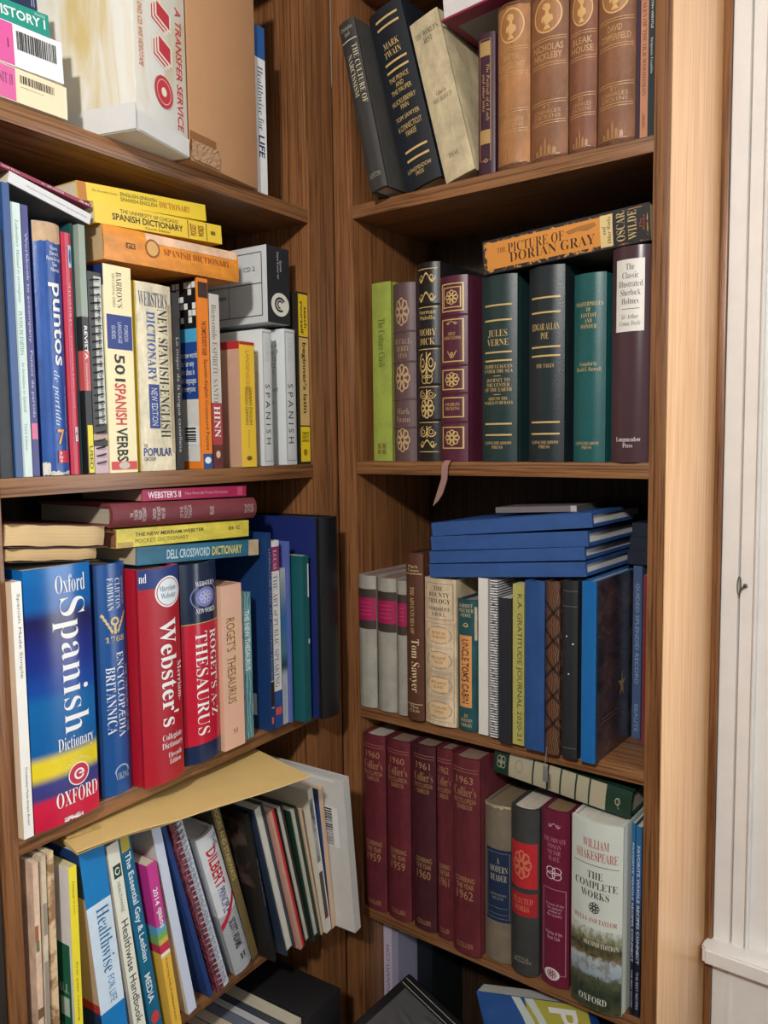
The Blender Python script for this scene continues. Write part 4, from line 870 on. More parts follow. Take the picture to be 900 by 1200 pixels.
book('hardcover_book', 'faded maroon clothbound book with silver lettering lying second from the top', 'book', 'small books lying on top of the third-shelf row', 'L', -0.1876, -0.0030, 1.3981, 1.5386, 0.0270, 0.2320, 0.140, flat((128,50,58),.6,'cloth'),
     [('h', 'THE\nCONCISE\nENGLISH\nDICTIONARY', 0.2, 0.1, 0.8, 0.2, (200, 180, 176), 'b'), ('h', 'NATION\nOF WORDS\nAND USE', 0.2, 0.24, 0.8, 0.32, (200, 180, 176), 'b'), ('h', 'OF THE\nENGLISH\nTONGUE', 0.2, 0.42, 0.8, 0.5, (200, 180, 176), ''), ('v', 'COLLINS', 0.3, 0.63, 0.7, 0.66, (200, 180, 176), 'b'), ('h', 'DELUXE', 0.3, 0.9, 0.7, 0.97, (190, 170, 166), '')], style='hard', rnd=0.45, pages=(190, 176, 150))
book('paperback_book', 'small raspberry red pocket dictionary topmost of the lying stack on the third shelf', 'book', 'small books lying on top of the third-shelf row', 'L', -0.1995, 0.0040, 1.4281, 1.5465, 0.0136, 0.1730, 0.110, flat((176,34,78),.35),
     [('v', "WEBSTER'S II", 0.2, 0.05, 0.8, 0.34, (240, 226, 230), 'b'), ('v', 'New Riverside Pocket Dictionary', 0.3, 0.38, 0.66, 0.8, (220, 160, 184), ''), ('b', 0.1, 0.9, 0.9, 0.96, (206, 70, 110))], pages=(176, 150, 120))
book('booklet', 'leftmost worn tan booklet on the fourth shelf, against the left panel', 'booklet', 'leaning books on the fourth shelf of the left bookcase', 'L', -0.5405, -0.0050, 0.7922, -0.0131, 0.0063, 0.2806, 0.170, flat((226,190,160),.6,'worn'),
     [('b', 0, 0.24, 0.6, 0.3, (170, 96, 60)), ('b', 0.1, 0.3, 0.7, 0.34, (110, 120, 80)), ('w', 0, 0.56, 1, 0.6, (120, 84, 50))])
book('booklet', 'creased grey and tan booklet second from the left panel on the fourth shelf', 'booklet', 'leaning books on the fourth shelf of the left bookcase', 'L', -0.5332, -0.0060, 0.7923, -0.0196, 0.0052, 0.2840, 0.170, flat((214,196,166),.6,'worn'),
     [('b', 0.1, 0.18, 0.9, 0.3, (150, 140, 120)), ('b', 0.1, 0.4, 0.9, 0.9, (150, 140, 130))])
book('booklet', 'patterned tan booklet third from the left panel on the fourth shelf', 'booklet', 'leaning books on the fourth shelf of the left bookcase', 'L', -0.5246, -0.0070, 0.7922, -0.0113, 0.0072, 0.2853, 0.170, pattern((216,186,140),(150,110,70),40,'noise',.6),
     [])
book('paperback_book', 'yellow spined paperback with a white and green left cover on the fourth shelf', 'book', 'leaning books on the fourth shelf of the left bookcase', 'L', -0.5041, -0.0160, 0.7922, -0.0018, 0.0096, 0.2633, 0.160, flat((244,224,40),.35),
     [('sb', 'L', 0, 0, 1, 1, (228, 224, 222)), ('sb', 'L', 0.025, 0.33, 1, 1, (30, 104, 74)), ('sh', 'ALL', 0.05, 0.5, 0.16, 0.54, (200, 220, 200), 's'), ('sb', 'L', 0.05, 0.56, 0.14, 0.64, (190, 210, 196)), ('sh', 'LIFE', 0.05, 0.68, 0.17, 0.72, (200, 220, 200), 's'), ('v', 'Language in focus', 0.35, 0.06, 0.66, 0.2, (120, 110, 20), 'i'), ('v', 'first year reading', 0.35, 0.4, 0.66, 0.65, (140, 130, 30), '')])
book('paperback_book', 'sky blue and white health guide leaning beside the yellow spined paperback', 'book', 'leaning books on the fourth shelf of the left bookcase', 'L', -0.4604, -0.0100, 0.7921, 0.0964, 0.0318, 0.2712, 0.170, zones(0.2712,[(0,(20,132,206)),(.245,(214,232,246)),(.72,(20,130,206))],.3),
     [('sb', 'L', 0, 0.2, 1, 0.72, (200, 170, 150)), ('sb', 'L', 0, 0.68, 1, 0.72, (200, 40, 60)), ('sb', 'L', 0, 0.72, 1, 1, (20, 50, 110)), ('sb', 'L', 0, 0, 1, 0.2, (30, 60, 120)), ('v', 'Healthwise', 0.35, 0.27, 0.85, 0.56, (30, 110, 160), 's'), ('v', 'FOR LIFE', 0.45, 0.58, 0.72, 0.7, (100, 150, 190), '')])
book('paperback_book', 'cream handbook spine with dark green lettering between two blue guides', 'book', 'leaning books on the fourth shelf of the left bookcase', 'L', -0.4211, -0.0120, 0.7921, 0.1198, 0.0157, 0.2654, 0.170, flat((232,230,210),.4),
     [('sb', 'L', 0, 0, 1, 1, (206, 196, 176)), ('b', 0.25, 0.1, 0.9, 0.16, (24, 70, 60)), ('arc', 0.58, 0.13, 0.22, 0.018, 0.35, 0, 330, (230, 230, 210)), ('v', 'HEALTHWISE', 0.4, 0.18, 0.66, 0.32, (120, 140, 120), ''), ('v', 'Healthwise Handbook', 0.25, 0.36, 0.82, 0.86, (40, 50, 50), '')], pages=(216, 206, 186))
book('paperback_book', 'teal guide with white lettering leaning right of the cream handbook', 'book', 'leaning books on the fourth shelf of the left bookcase', 'L', -0.3977, -0.0100, 0.7921, 0.1437, 0.0164, 0.2727, 0.170, flat((14,104,140),.35),
     [('v', 'The Essential Gay & Lesbian', 0.2, 0.1, 0.8, 0.62, (220, 230, 236), 'b'), ('b', 0.15, 0.02, 0.85, 0.09, (206, 180, 60)), ('v', 'MEDIA', 0.2, 0.68, 0.7, 0.82, (220, 230, 236), 'b'), ('disc', 0.5, 0.9, 0.35, 0.03, (210, 60, 60))])
book('paperback_book', 'pink and yellow paperback with rainbow bands on the fourth shelf', 'book', 'leaning books on the fourth shelf of the left bookcase', 'L', -0.3738, -0.0180, 0.7921, 0.1348, 0.0136, 0.2225, 0.150, zones(0.2225,[(0,(214,60,150)),(.36,(90,170,206)),(.40,(120,180,90)),(.44,(214,190,70)),(.47,(214,50,80)),(.52,(244,236,226)),(.545,(244,190,60))],.35),
     [('sb', 'L', 0, 0, 1, 0.36, (206, 50, 150)), ('sb', 'L', 0, 0.36, 1, 0.42, (90, 170, 206)), ('sb', 'L', 0, 0.42, 1, 0.47, (120, 180, 90)), ('sb', 'L', 0, 0.47, 1, 0.52, (206, 50, 80)), ('sb', 'L', 0, 0.52, 1, 1, (240, 186, 66)), ('sb', 'L', 0.35, 0.2, 0.7, 0.3, (214, 190, 70)), ('v', '2014', 0.2, 0.14, 0.7, 0.24, (238, 238, 234), 'b'), ('v', 'qaaos', 0.2, 0.26, 0.75, 0.38, (238, 238, 234), 'b'), ('v', 'A year long study of reading and words', 0.3, 0.56, 0.6, 0.95, (150, 100, 30), '')])
book('notebook', 'white notebook with a pale blue spine left of the navy notebook', 'notebook', 'leaning books on the fourth shelf of the left bookcase', 'L', -0.3430, -0.0120, 0.7921, 0.1811, 0.0130, 0.2750, 0.190, flat((206,216,234),.45),
     [('sb', 'L', 0, 0, 1, 1, (228, 220, 206)), ('sb', 'L', 0.2, 0.05, 0.8, 0.25, (206, 200, 196))])
book('notebook', 'navy blue notebook leaning between the white notebook and maroon patterned one', 'notebook', 'leaning books on the fourth shelf of the left bookcase', 'L', -0.3067, -0.0100, 0.7921, 0.2576, 0.0067, 0.2760, 0.190, flat((30,62,124),.4),
     [])
book('notebook', 'spiral notebook with maroon patterned cover and white coil edge on the fourth shelf', 'notebook', 'leaning books on the fourth shelf of the left bookcase', 'L', -0.2936, -0.0140, 0.7921, 0.2752, 0.0190, 0.2772, 0.190, pattern((222,226,232),(150,160,180),500,'noise',.45),
     [('bm', 0, 0, 0.5, 1, 'maroon_print'), ('sm', 'L', 0, 0, 1, 1, 'maroon_print'), ('coil',)])
book('hardcover_book', 'white and grey hardback with red and blue lettering and a diagonal red stripe', 'book', 'leaning books on the fourth shelf of the left bookcase', 'L', -0.2565, -0.0120, 0.7921, 0.2856, 0.0316, 0.2210, 0.150, zones(0.221,[(0,(222,224,226)),(.56,(176,178,182))],.35),
     [('sb', 'L', 0.1, 0, 1, 1, (120, 126, 132)), ('v', 'THE', 0.62, 0.03, 0.9, 0.11, (40, 60, 110), ''), ('v', 'DILBERT', 0.22, 0.1, 0.72, 0.37, (206, 30, 44), 'b'), ('v', 'PRINCIPLE', 0.25, 0.38, 0.62, 0.55, (40, 70, 130), ''), ('p', [[(0, 0.66), (0, 0.62), (1, 0.46), (1, 0.5)]], (206, 30, 60), 'red_stripe'), ('v', 'SCOTT ADAMS', 0.3, 0.62, 0.68, 0.83, (60, 64, 70), 'b'), ('h', 'H', 0.4, 0.88, 0.7, 0.92, (60, 64, 70), 'sb')], style='hard', rnd=0.3, pages=(230, 226, 216))
book('hardcover_book', 'olive gold clothbound book with pale lettering right of the grey comic book', 'book', 'leaning books on the fourth shelf of the left bookcase', 'L', -0.2209, -0.0040, 0.7921, 0.2722, 0.0128, 0.2648, 0.170, flat((122,102,56),.5,'cloth'),
     [('v', 'DOORS AND STAIRWAYS', 0.25, 0.06, 0.8, 0.5, (196, 176, 110), 'b'), ('sb', 'L', 0, 0, 1, 1, (80, 68, 44))], style='hard')
book('hardcover_book', 'glossy black book jutting from the fourth shelf right of the olive gold book', 'book', 'thin books with page edges outwards jutting from the fourth shelf', 'L', -0.2066, -0.0320, 0.7921, 0.2006, 0.0052, 0.2315, 0.190, flat((30,30,32),.3),
     [('sm', 'L', 0.05, 0.05, 1, 0.5, 'dim_picture'), ('v', 'The story of the house', 0.35, 0.3, 0.7, 0.62, (150, 150, 150), 'i')], style='hard', rnd=0.2, pages=(206, 200, 190))
book('hardcover_book', 'thin hardback with cream page edges between navy boards, first right of the glossy black book', 'book', 'thin books with page edges outwards jutting from the fourth shelf', 'L', -0.1884, -0.0380, 0.7921, 0.2492, 0.0193, 0.2374, 0.190, flat((44,58,78),.4),
     [], style='hard', pages=(226, 224, 206), fore=1)
book('paperback_book', 'thin salmon pink booklet beside the red edged one on the fourth shelf', 'book', 'thin books with page edges outwards jutting from the fourth shelf', 'L', -0.1666, -0.0450, 0.7921, 0.2528, 0.0089, 0.2288, 0.190, flat((206,150,130),.5),
     [('b', 0.55, 0, 1, 1, (206, 40, 40))], pages=(226, 200, 180))
book('hardcover_book', 'thin hardback with cream page edges between black boards on the fourth shelf', 'book', 'thin books with page edges outwards jutting from the fourth shelf', 'L', -0.1560, -0.0450, 0.7921, 0.2458, 0.0139, 0.2269, 0.190, flat((34,32,34),.4),
     [], style='hard', pages=(216, 208, 190), fore=1)
book('hardcover_book', 'thin hardback with cream page edges between dark green boards on the fourth shelf', 'book', 'thin books with page edges outwards jutting from the fourth shelf', 'L', -0.1407, -0.0480, 0.7921, 0.2206, 0.0150, 0.2131, 0.190, flat((26,58,46),.4),
     [], style='hard', pages=(216, 210, 190), fore=1)
book('paperback_book', 'thin tan booklet right of the dark green hardback on the fourth shelf', 'book', 'thin books with page edges outwards jutting from the fourth shelf', 'L', -0.1237, -0.0480, 0.7921, 0.2048, 0.0035, 0.2080, 0.190, flat((214,180,146),.5),
     [], pages=(214, 190, 160))
book('magazine', 'magazine with a grey photograph and dark red flowers on its left cover', 'magazine', 'thin books with page edges outwards jutting from the fourth shelf', 'L', -0.1157, -0.0520, 0.7921, 0.1646, 0.0107, 0.2299, 0.180, flat((222,218,204),.45),
     [('sb', 'L', 0, 0, 1, 1, (224, 218, 196)), ('bm', 0.05, 0.07, 0.7, 0.5, 'grey_photo'), ('bm', 0.05, 0.57, 0.75, 0.9, 'flowers')], pages=(206, 190, 170))
book('hardcover_book', 'blue book with a tan spine edge left of the big white folder', 'book', 'thin books with page edges outwards jutting from the fourth shelf', 'L', -0.1039, -0.0520, 0.7921, 0.1181, 0.0095, 0.2214, 0.170, flat((222,182,146),.5),
     [('sb', 'L', 0.0, 0, 1, 1, (40, 72, 128))], pages=(214, 190, 160))
book('folder', 'big white folder with a barcode jutting far out of the left fourth shelf', 'folder', None, 'L', -0.0934, -0.0860, 0.7921, 0.1004, 0.0143, 0.2365, 0.260, flat((206,204,198),.5),
     [('sbars', 0.09, 0.2, 0.2, 0.44), ('sb', 'L', 0.06, 0.012, 0.72, 0.03, (224, 222, 214))], pages=(196, 194, 190))
book('paperback_book', 'dark brown book, leftmost of the tops showing below the fourth shelf', 'book', 'books standing on the lowest visible shelf of the left bookcase', 'L', -0.2679, 0.0000, 0.4505, 0.0000, 0.0161, 0.2480, 0.170, flat((74,56,44),.5),
     [], pages=(190, 170, 140))
book('paperback_book', 'cream paperback second from left among the tops below the fourth shelf', 'book', 'books standing on the lowest visible shelf of the left bookcase', 'L', -0.2512, -0.0200, 0.4505, 0.0000, 0.0165, 0.2480, 0.170, flat((206,186,160),.5),
     [], pages=(214, 196, 170))
book('paperback_book', 'slate blue book among the tops below the fourth shelf', 'book', 'books standing on the lowest visible shelf of the left bookcase', 'L', -0.2342, -0.0300, 0.4505, 0.0000, 0.0162, 0.2480, 0.170, flat((60,68,92),.5),
     [], pages=(110, 116, 136))
book('paperback_book', 'thin pale grey booklet among the tops below the fourth shelf', 'book', 'books standing on the lowest visible shelf of the left bookcase', 'L', -0.2173, -0.0400, 0.4505, 0.0000, 0.0106, 0.2480, 0.170, flat((196,196,200),.5),
     [], pages=(206, 206, 204))
book('paperback_book', 'black blue notebook among the tops below the fourth shelf', 'book', 'books standing on the lowest visible shelf of the left bookcase', 'L', -0.2061, -0.0400, 0.4505, 0.0000, 0.0114, 0.2480, 0.170, flat((30,36,48),.5),
     [], pages=(60, 66, 80))
book('paperback_book', 'cream page edged book left of the black box below the fourth shelf', 'book', 'books standing on the lowest visible shelf of the left bookcase', 'L', -0.1941, -0.0500, 0.4505, 0.0000, 0.0193, 0.2480, 0.170, flat((206,196,170),.5),
     [], pages=(216, 206, 180))
book('file_box', 'black file box on the lowest visible shelf below the jutting books', 'box', None, 'L', -0.1714, -0.0600, 0.4505, 0.0000, 0.0750, 0.2500, 0.200, flat((26,25,26),.6),
     [], style='paper', box=True)
book('hardcover_book', 'leftmost black hardback leaning left on the top shelf of right bookcase', 'book', 'books standing on the top shelf of the right bookcase', 'R', 0.0917, -0.0300, 1.8414, 0.2258, 0.0284, 0.2443, 0.130, flat((58,56,54),.5,'cloth'),
     [('h', 'Christopher\nLasch', 0.12, 0.03, 0.85, 0.09, (170, 160, 140), ''), ('l', [0.115], 0.05, 0.95, 0.006, (200, 190, 160)), ('v', 'THE CULTURE OF\nNARCISSISM', 0.25, 0.15, 0.9, 0.5, (206, 196, 160), 's'), ('h', 'NORTON', 0.15, 0.9, 0.8, 0.93, (150, 144, 130), '')], style='hard', rnd=0.2, pages=(196, 186, 170))
book('hardcover_book', 'dark navy leather book with gold bars leaning left beside the black hardback', 'book', 'books standing on the top shelf of the right bookcase', 'R', 0.1300, 0.0040, 1.8414, 0.2572, 0.0570, 0.2624, 0.150, flat((26,32,40),.35,'leather'),
     [('l', [0.055, 0.1, 0.3, 0.345, 0.79, 0.84], 0.2, 0.85, 0.012, (206, 172, 104)), ('h', 'MARK\nTWAIN', 0.25, 0.19, 0.75, 0.275, (206, 172, 104), 's'), ('h', 'THE PRINCE\nAND\nTHE PAUPER', 0.2, 0.385, 0.8, 0.48, (206, 172, 104), ''), ('h', 'HUCKLEBERRY\nFINN', 0.15, 0.51, 0.85, 0.57, (206, 172, 104), ''), ('h', 'TOM SAWYER', 0.15, 0.6, 0.85, 0.625, (206, 172, 104), ''), ('h', 'A CONNECTICUT\nYANKEE', 0.15, 0.65, 0.85, 0.72, (206, 172, 104), ''), ('h', 'LONGMEADOW\nPRESS', 0.15, 0.89, 0.85, 0.94, (206, 172, 104), '')], style='hard', rnd=0.2)
book('hardcover_book', 'pale cream worn hardback leaning left with small black lettering on top shelf', 'book', 'books standing on the top shelf of the right bookcase', 'R', 0.1960, 0.0020, 1.8414, 0.2584, 0.0462, 0.2277, 0.150, flat((200,182,142),.6,'worn'),
     [('h', "THE WORLD'S\nBEST", 0.1, 0.08, 0.9, 0.16, (70, 60, 44), 's'), ('h', 'Edited by\nWHIT BURNETT', 0.2, 0.46, 0.85, 0.53, (80, 70, 50), 's'), ('h', 'DIAL', 0.3, 0.84, 0.65, 0.87, (110, 96, 70), 's')], style='hard', rnd=0.06)
book('hardcover_book', 'slim dark plum book with gold blocks left of the four brown volumes', 'book', 'books standing on the top shelf of the right bookcase', 'R', 0.2448, 0.0030, 1.8414, 0.0000, 0.0248, 0.1762, 0.150, flat((64,30,50),.4),
     [('f', 0.1, 0.04, 0.8, 0.9, 0.06, 0.004, (150, 110, 70)), ('b', 0.15, 0.06, 0.75, 0.16, (176, 140, 80)), ('b', 0.15, 0.68, 0.75, 0.78, (176, 140, 80)), ('v', 'The Portrait of a Lady\nand other tales', 0.3, 0.22, 0.72, 0.62, (190, 150, 90), 'i'), ('orn', 'fish', 0.5, 0.9, 0.24, 0.03, (190, 150, 90))], style='hard', rnd=0.2)
book('hardcover_book', 'lightest worn brown volume, first of the four with gilt cameos', 'book', 'matching worn brown volumes with gilt cameos', 'R', 0.2711, 0.0020, 1.8414, 0.0000, 0.0453, 0.2023, 0.150, flat((176,116,64),.6,'worn'),
     [('disc', 0.5, 0.14, 0.37, 0.102, (166, 108, 58)), ('orn', 'cameo', 0.5, 0.14, 0.38, 0.105, (212, 164, 98)), ('l', [0.27, 0.285, 0.42, 0.435, 0.64, 0.655, 0.76, 0.775], 0.04, 0.96, 0.005, (186, 138, 80)), ('h', 'MARTIN\nCHUZZLEWIT', 0.1, 0.31, 0.9, 0.4, (186, 138, 80), 'b'), ('h', 'BY\nCHARLES\nDICKENS', 0.15, 0.665, 0.85, 0.75, (186, 138, 80), ''), ('orn', 'towers', 0.5, 0.89, 0.34, 0.07, (170, 118, 68)), ('w', 0, 0.97, 1, 1, (110, 66, 40)), ('w', 0, 0, 1, 0.02, (120, 74, 46))], style='hard', rnd=0.4, pages=(190, 170, 130))
book('hardcover_book', 'second of the four worn brown volumes with gilt cameos', 'book', 'matching worn brown volumes with gilt cameos', 'R', 0.3177, 0.0040, 1.8414, 0.0000, 0.0492, 0.2004, 0.150, flat((140,88,54),.6,'worn'),
     [('disc', 0.5, 0.14, 0.37, 0.102, (166, 108, 58)), ('orn', 'cameo', 0.5, 0.14, 0.38, 0.105, (212, 164, 98)), ('l', [0.27, 0.285, 0.42, 0.435, 0.64, 0.655, 0.76, 0.775], 0.04, 0.96, 0.005, (186, 138, 80)), ('h', 'NICHOLAS\nNICKLEBY', 0.1, 0.31, 0.9, 0.4, (186, 138, 80), 'b'), ('h', 'BY\nCHARLES\nDICKENS', 0.15, 0.665, 0.85, 0.75, (186, 138, 80), ''), ('orn', 'towers', 0.5, 0.89, 0.34, 0.07, (170, 118, 68)), ('w', 0, 0.97, 1, 1, (110, 66, 40)), ('w', 0, 0, 1, 0.02, (120, 74, 46))], style='hard', rnd=0.4, pages=(190, 170, 130))
book('hardcover_book', 'third of the four worn brown volumes, the narrowest of them', 'book', 'matching worn brown volumes with gilt cameos', 'R', 0.3696, 0.0050, 1.8414, 0.0000, 0.0346, 0.1936, 0.150, flat((136,80,52),.6,'worn'),
     [('disc', 0.5, 0.14, 0.37, 0.102, (166, 108, 58)), ('orn', 'cameo', 0.5, 0.14, 0.38, 0.105, (212, 164, 98)), ('l', [0.27, 0.285, 0.42, 0.435, 0.64, 0.655, 0.76, 0.775], 0.04, 0.96, 0.005, (186, 138, 80)), ('h', 'BLEAK\nHOUSE', 0.1, 0.31, 0.9, 0.4, (186, 138, 80), 'b'), ('h', 'BY\nCHARLES\nDICKENS', 0.15, 0.665, 0.85, 0.75, (186, 138, 80), ''), ('orn', 'towers', 0.5, 0.89, 0.34, 0.07, (170, 118, 68)), ('w', 0, 0.97, 1, 1, (110, 66, 40)), ('w', 0, 0, 1, 0.02, (120, 74, 46))], style='hard', rnd=0.4, pages=(190, 170, 130))
book('hardcover_book', 'fourth and widest of the worn brown volumes with gilt cameos', 'book', 'matching worn brown volumes with gilt cameos', 'R', 0.4063, 0.0030, 1.8414, 0.0000, 0.0448, 0.1952, 0.150, flat((140,88,54),.6,'worn'),
     [('disc', 0.5, 0.14, 0.37, 0.102, (166, 108, 58)), ('orn', 'cameo', 0.5, 0.14, 0.38, 0.105, (212, 164, 98)), ('l', [0.27, 0.285, 0.42, 0.435, 0.64, 0.655, 0.76, 0.775], 0.04, 0.96, 0.005, (186, 138, 80)), ('h', 'DAVID\nCOPPERFIELD', 0.1, 0.31, 0.9, 0.4, (186, 138, 80), 'b'), ('h', 'BY\nCHARLES\nDICKENS', 0.15, 0.665, 0.85, 0.75, (186, 138, 80), ''), ('orn', 'towers', 0.5, 0.89, 0.34, 0.07, (170, 118, 68)), ('w', 0, 0.97, 1, 1, (110, 66, 40)), ('w', 0, 0, 1, 0.02, (120, 74, 46))], style='hard', rnd=0.4, pages=(190, 170, 130))
book('hardcover_book', 'very thin dark purple book right of the fourth worn brown volume', 'book', 'books standing on the top shelf of the right bookcase', 'R', 0.4538, 0.0060, 1.8414, 0.0000, 0.0045, 0.1742, 0.140, flat((60,36,56),.4),
     [], style='hard')
book('paperback_book', 'salmon brown paperback with dark red lettering near the right panel on top shelf', 'book', 'books standing on the top shelf of the right bookcase', 'R', 0.4596, 0.0040, 1.8414, 0.0000, 0.0089, 0.1667, 0.130, flat((190,124,88),.5),
     [('v', 'TALES OF THE OLD WOODSMAN', 0.25, 0.08, 0.75, 0.72, (120, 56, 40), 's'), ('v', 'LIBRARY', 0.3, 0.84, 0.7, 0.94, (130, 66, 50), '')])
book('hardcover_book', 'thin dark teal book with pale lettering against the right panel on top shelf', 'book', 'books standing on the top shelf of the right bookcase', 'R', 0.4694, 0.0030, 1.8414, 0.0000, 0.0064, 0.1631, 0.130, flat((26,44,50),.4),
     [('v', 'JUSTIN WINTLE', 0.25, 0.05, 0.75, 0.28, (190, 196, 180), 'b'), ('v', 'Benjamin Franklin', 0.25, 0.34, 0.75, 0.58, (190, 196, 180), 's')])
book('hardcover_book', 'lime green book at the left end of the second shelf', 'book', 'classics standing on the second shelf of the right bookcase', 'R', 0.0585, 0.0120, 1.4693, 0.0000, 0.0342, 0.2589, 0.140, flat((150,166,62),.45,'cloth'),
     [('v', 'The Culture Clash', 0.35, 0.2, 0.7, 0.47, (88, 100, 34), 's'), ('b', 0.25, 0.9, 0.42, 0.93, (120, 110, 40)), ('b', 0.5, 0.9, 0.68, 0.93, (120, 110, 40)), ('b', 0.25, 0.935, 0.42, 0.96, (120, 110, 40)), ('b', 0.5, 0.935, 0.68, 0.96, (120, 110, 40))], style='hard', rnd=0.1)
book('hardcover_book', 'faded mauve brown leather book with gilt flowers beside the lime green book', 'book', 'classics standing on the second shelf of the right bookcase', 'R', 0.0934, 0.0110, 1.4693, 0.0000, 0.0398, 0.2536, 0.140, flat((92,66,68),.45,'leather'),
     [('orn', 'rosette', 0.5, 0.16, 0.34, 0.09, (176, 140, 104)), ('h', 'HUCKLE-\nBERRY\nFINN', 0.15, 0.31, 0.88, 0.42, (176, 140, 104), 's'), ('orn', 'rosette', 0.5, 0.53, 0.36, 0.09, (186, 150, 104)), ('h', 'Mark\nTwain', 0.2, 0.7, 0.8, 0.78, (170, 136, 104), 's'), ('orn', 'rosette', 0.5, 0.88, 0.34, 0.08, (186, 150, 104)), ('rib', [0.27, 0.44, 0.65, 0.81])], style='hard', rnd=0.4)
book('hardcover_book', 'black leather book with dense gilt scrollwork behind the maroon gilt book', 'book', 'classics standing on the second shelf of the right bookcase', 'R', 0.1386, 0.0090, 1.4693, 0.0000, 0.0380, 0.2757, 0.150, flat((28,26,26),.35,'leather'),
     [('l', [0.03, 0.22, 0.43, 0.62, 0.8, 0.95], 0.08, 0.92, 0.004, (206, 172, 104)), ('orn', 'wave', 0.5, 0.075, 0.36, 0.03, (206, 172, 104)), ('orn', 'wave', 0.5, 0.17, 0.36, 0.03, (206, 172, 104)), ('h', 'Herman\nMelville', 0.15, 0.235, 0.85, 0.285, (206, 172, 104), ''), ('h', 'MOBY\nDICK', 0.12, 0.33, 0.88, 0.41, (206, 172, 104), 's'), ('orn', 'scroll', 0.5, 0.5, 0.36, 0.055, (206, 172, 104)), ('orn', 'knot', 0.5, 0.57, 0.3, 0.045, (206, 172, 104)), ('orn', 'scroll', 0.5, 0.66, 0.36, 0.025, (206, 172, 104)), ('orn', 'rosette', 0.5, 0.73, 0.34, 0.06, (206, 172, 104)), ('orn', 'scroll', 0.5, 0.85, 0.36, 0.03, (206, 172, 104)), ('orn', 'wave', 0.5, 0.91, 0.36, 0.025, (206, 172, 104)), ('rib', [0.21, 0.42, 0.61, 0.79])], style='hard', rnd=0.4)
book('hardcover_book', 'maroon leather book with gilt framed panels and a pink ribbon hanging out below', 'book', 'classics standing on the second shelf of the right bookcase', 'R', 0.1832, 0.0000, 1.4693, 0.0000, 0.0437, 0.2502, 0.155, flat((88,32,52),.35,'leather'),
     [('f', 0.1, 0.04, 0.9, 0.19, 0.05, 0.006, (206, 172, 104)), ('f', 0.18, 0.06, 0.82, 0.17, 0.04, 0.005, (206, 172, 104)), ('orn', 'rosette', 0.5, 0.115, 0.26, 0.045, (206, 172, 104)), ('f', 0.1, 0.23, 0.9, 0.46, 0.05, 0.006, (206, 172, 104)), ('h', 'GREAT\nEXPECTATIONS', 0.2, 0.3, 0.8, 0.34, (206, 172, 104), 's'), ('orn', 'wave', 0.5, 0.25, 0.2, 0.012, (206, 172, 104)), ('orn', 'leaf', 0.5, 0.42, 0.15, 0.02, (206, 172, 104)), ('f', 0.1, 0.5, 0.9, 0.61, 0.05, 0.006, (206, 172, 104)), ('orn', 'rosette', 0.5, 0.555, 0.3, 0.045, (206, 172, 104)), ('f', 0.1, 0.65, 0.9, 0.76, 0.05, 0.006, (206, 172, 104)), ('h', 'CHARLES\nDICKENS', 0.24, 0.68, 0.76, 0.72, (206, 172, 104), 's'), ('f', 0.1, 0.81, 0.9, 0.93, 0.05, 0.006, (206, 172, 104)), ('orn', 'rosette', 0.5, 0.87, 0.3, 0.05, (206, 172, 104)), ('rib', [0.21, 0.48, 0.63, 0.785])], style='hard', rnd=0.3, ribbon=True)
book('hardcover_book', 'dark green leather book with gold bars, lying orange book resting on it', 'book', 'classics standing on the second shelf of the right bookcase', 'R', 0.2479, 0.0020, 1.4693, 0.0000, 0.0522, 0.2426, 0.155, flat((30,54,54),.35,'leather'),
     [('l', [0.155, 0.235, 0.405, 0.45, 0.79, 0.85], 0.12, 0.88, 0.009, (206, 172, 104)), ('h', 'JULES\nVERNE', 0.2, 0.29, 0.8, 0.375, (206, 172, 104), 's'), ('h', '20,000 LEAGUES\nUNDER THE SEA', 0.1, 0.475, 0.9, 0.52, (206, 172, 104), 's'), ('h', 'JOURNEY TO\nTHE CENTER\nOF THE EARTH', 0.12, 0.55, 0.88, 0.62, (206, 172, 104), 's'), ('h', 'AROUND THE\nWORLD IN 80 DAYS', 0.1, 0.65, 0.9, 0.69, (206, 172, 104), 's'), ('l', [0.535, 0.635], 0.4, 0.6, 0.003, (206, 172, 104)), ('h', 'LONGMEADOW\nPRESS', 0.12, 0.89, 0.88, 0.93, (206, 172, 104), 's')], style='hard', rnd=0.3)
book('hardcover_book', 'blackish green leather book with gold bars right of the dark green one', 'book', 'classics standing on the second shelf of the right bookcase', 'R', 0.3169, 0.0030, 1.4693, 0.0000, 0.0490, 0.2453, 0.155, flat((30,42,46),.35,'leather'),
     [('l', [0.155, 0.23, 0.405, 0.45, 0.79, 0.85], 0.1, 0.9, 0.009, (206, 172, 104)), ('h', 'EDGAR ALLAN\nPOE', 0.12, 0.29, 0.88, 0.37, (206, 172, 104), 's'), ('h', 'THE TALES', 0.25, 0.495, 0.75, 0.515, (206, 172, 104), 's'), ('h', 'LONGMEADOW\nPRESS', 0.12, 0.89, 0.88, 0.93, (206, 172, 104), 's')], style='hard', rnd=0.3)
book('hardcover_book', 'bright teal leather book with gold lettering left of the brown jacketed book', 'book', 'classics standing on the second shelf of the right bookcase', 'R', 0.3797, 0.0010, 1.4693, 0.0000, 0.0412, 0.2283, 0.150, flat((22,88,88),.35,'leather'),
     [('h', 'MASTERPIECES\nOF\nFANTASY\nAND\nWONDER', 0.08, 0.15, 0.92, 0.29, (206, 172, 104), 's'), ('h', 'Compiled by\nDavid G. Hartwell', 0.12, 0.465, 0.88, 0.515, (206, 172, 104), 's'), ('h', 'LONGMEADOW\nPRESS', 0.1, 0.89, 0.85, 0.93, (206, 172, 104), 's')], style='hard', rnd=0.3)
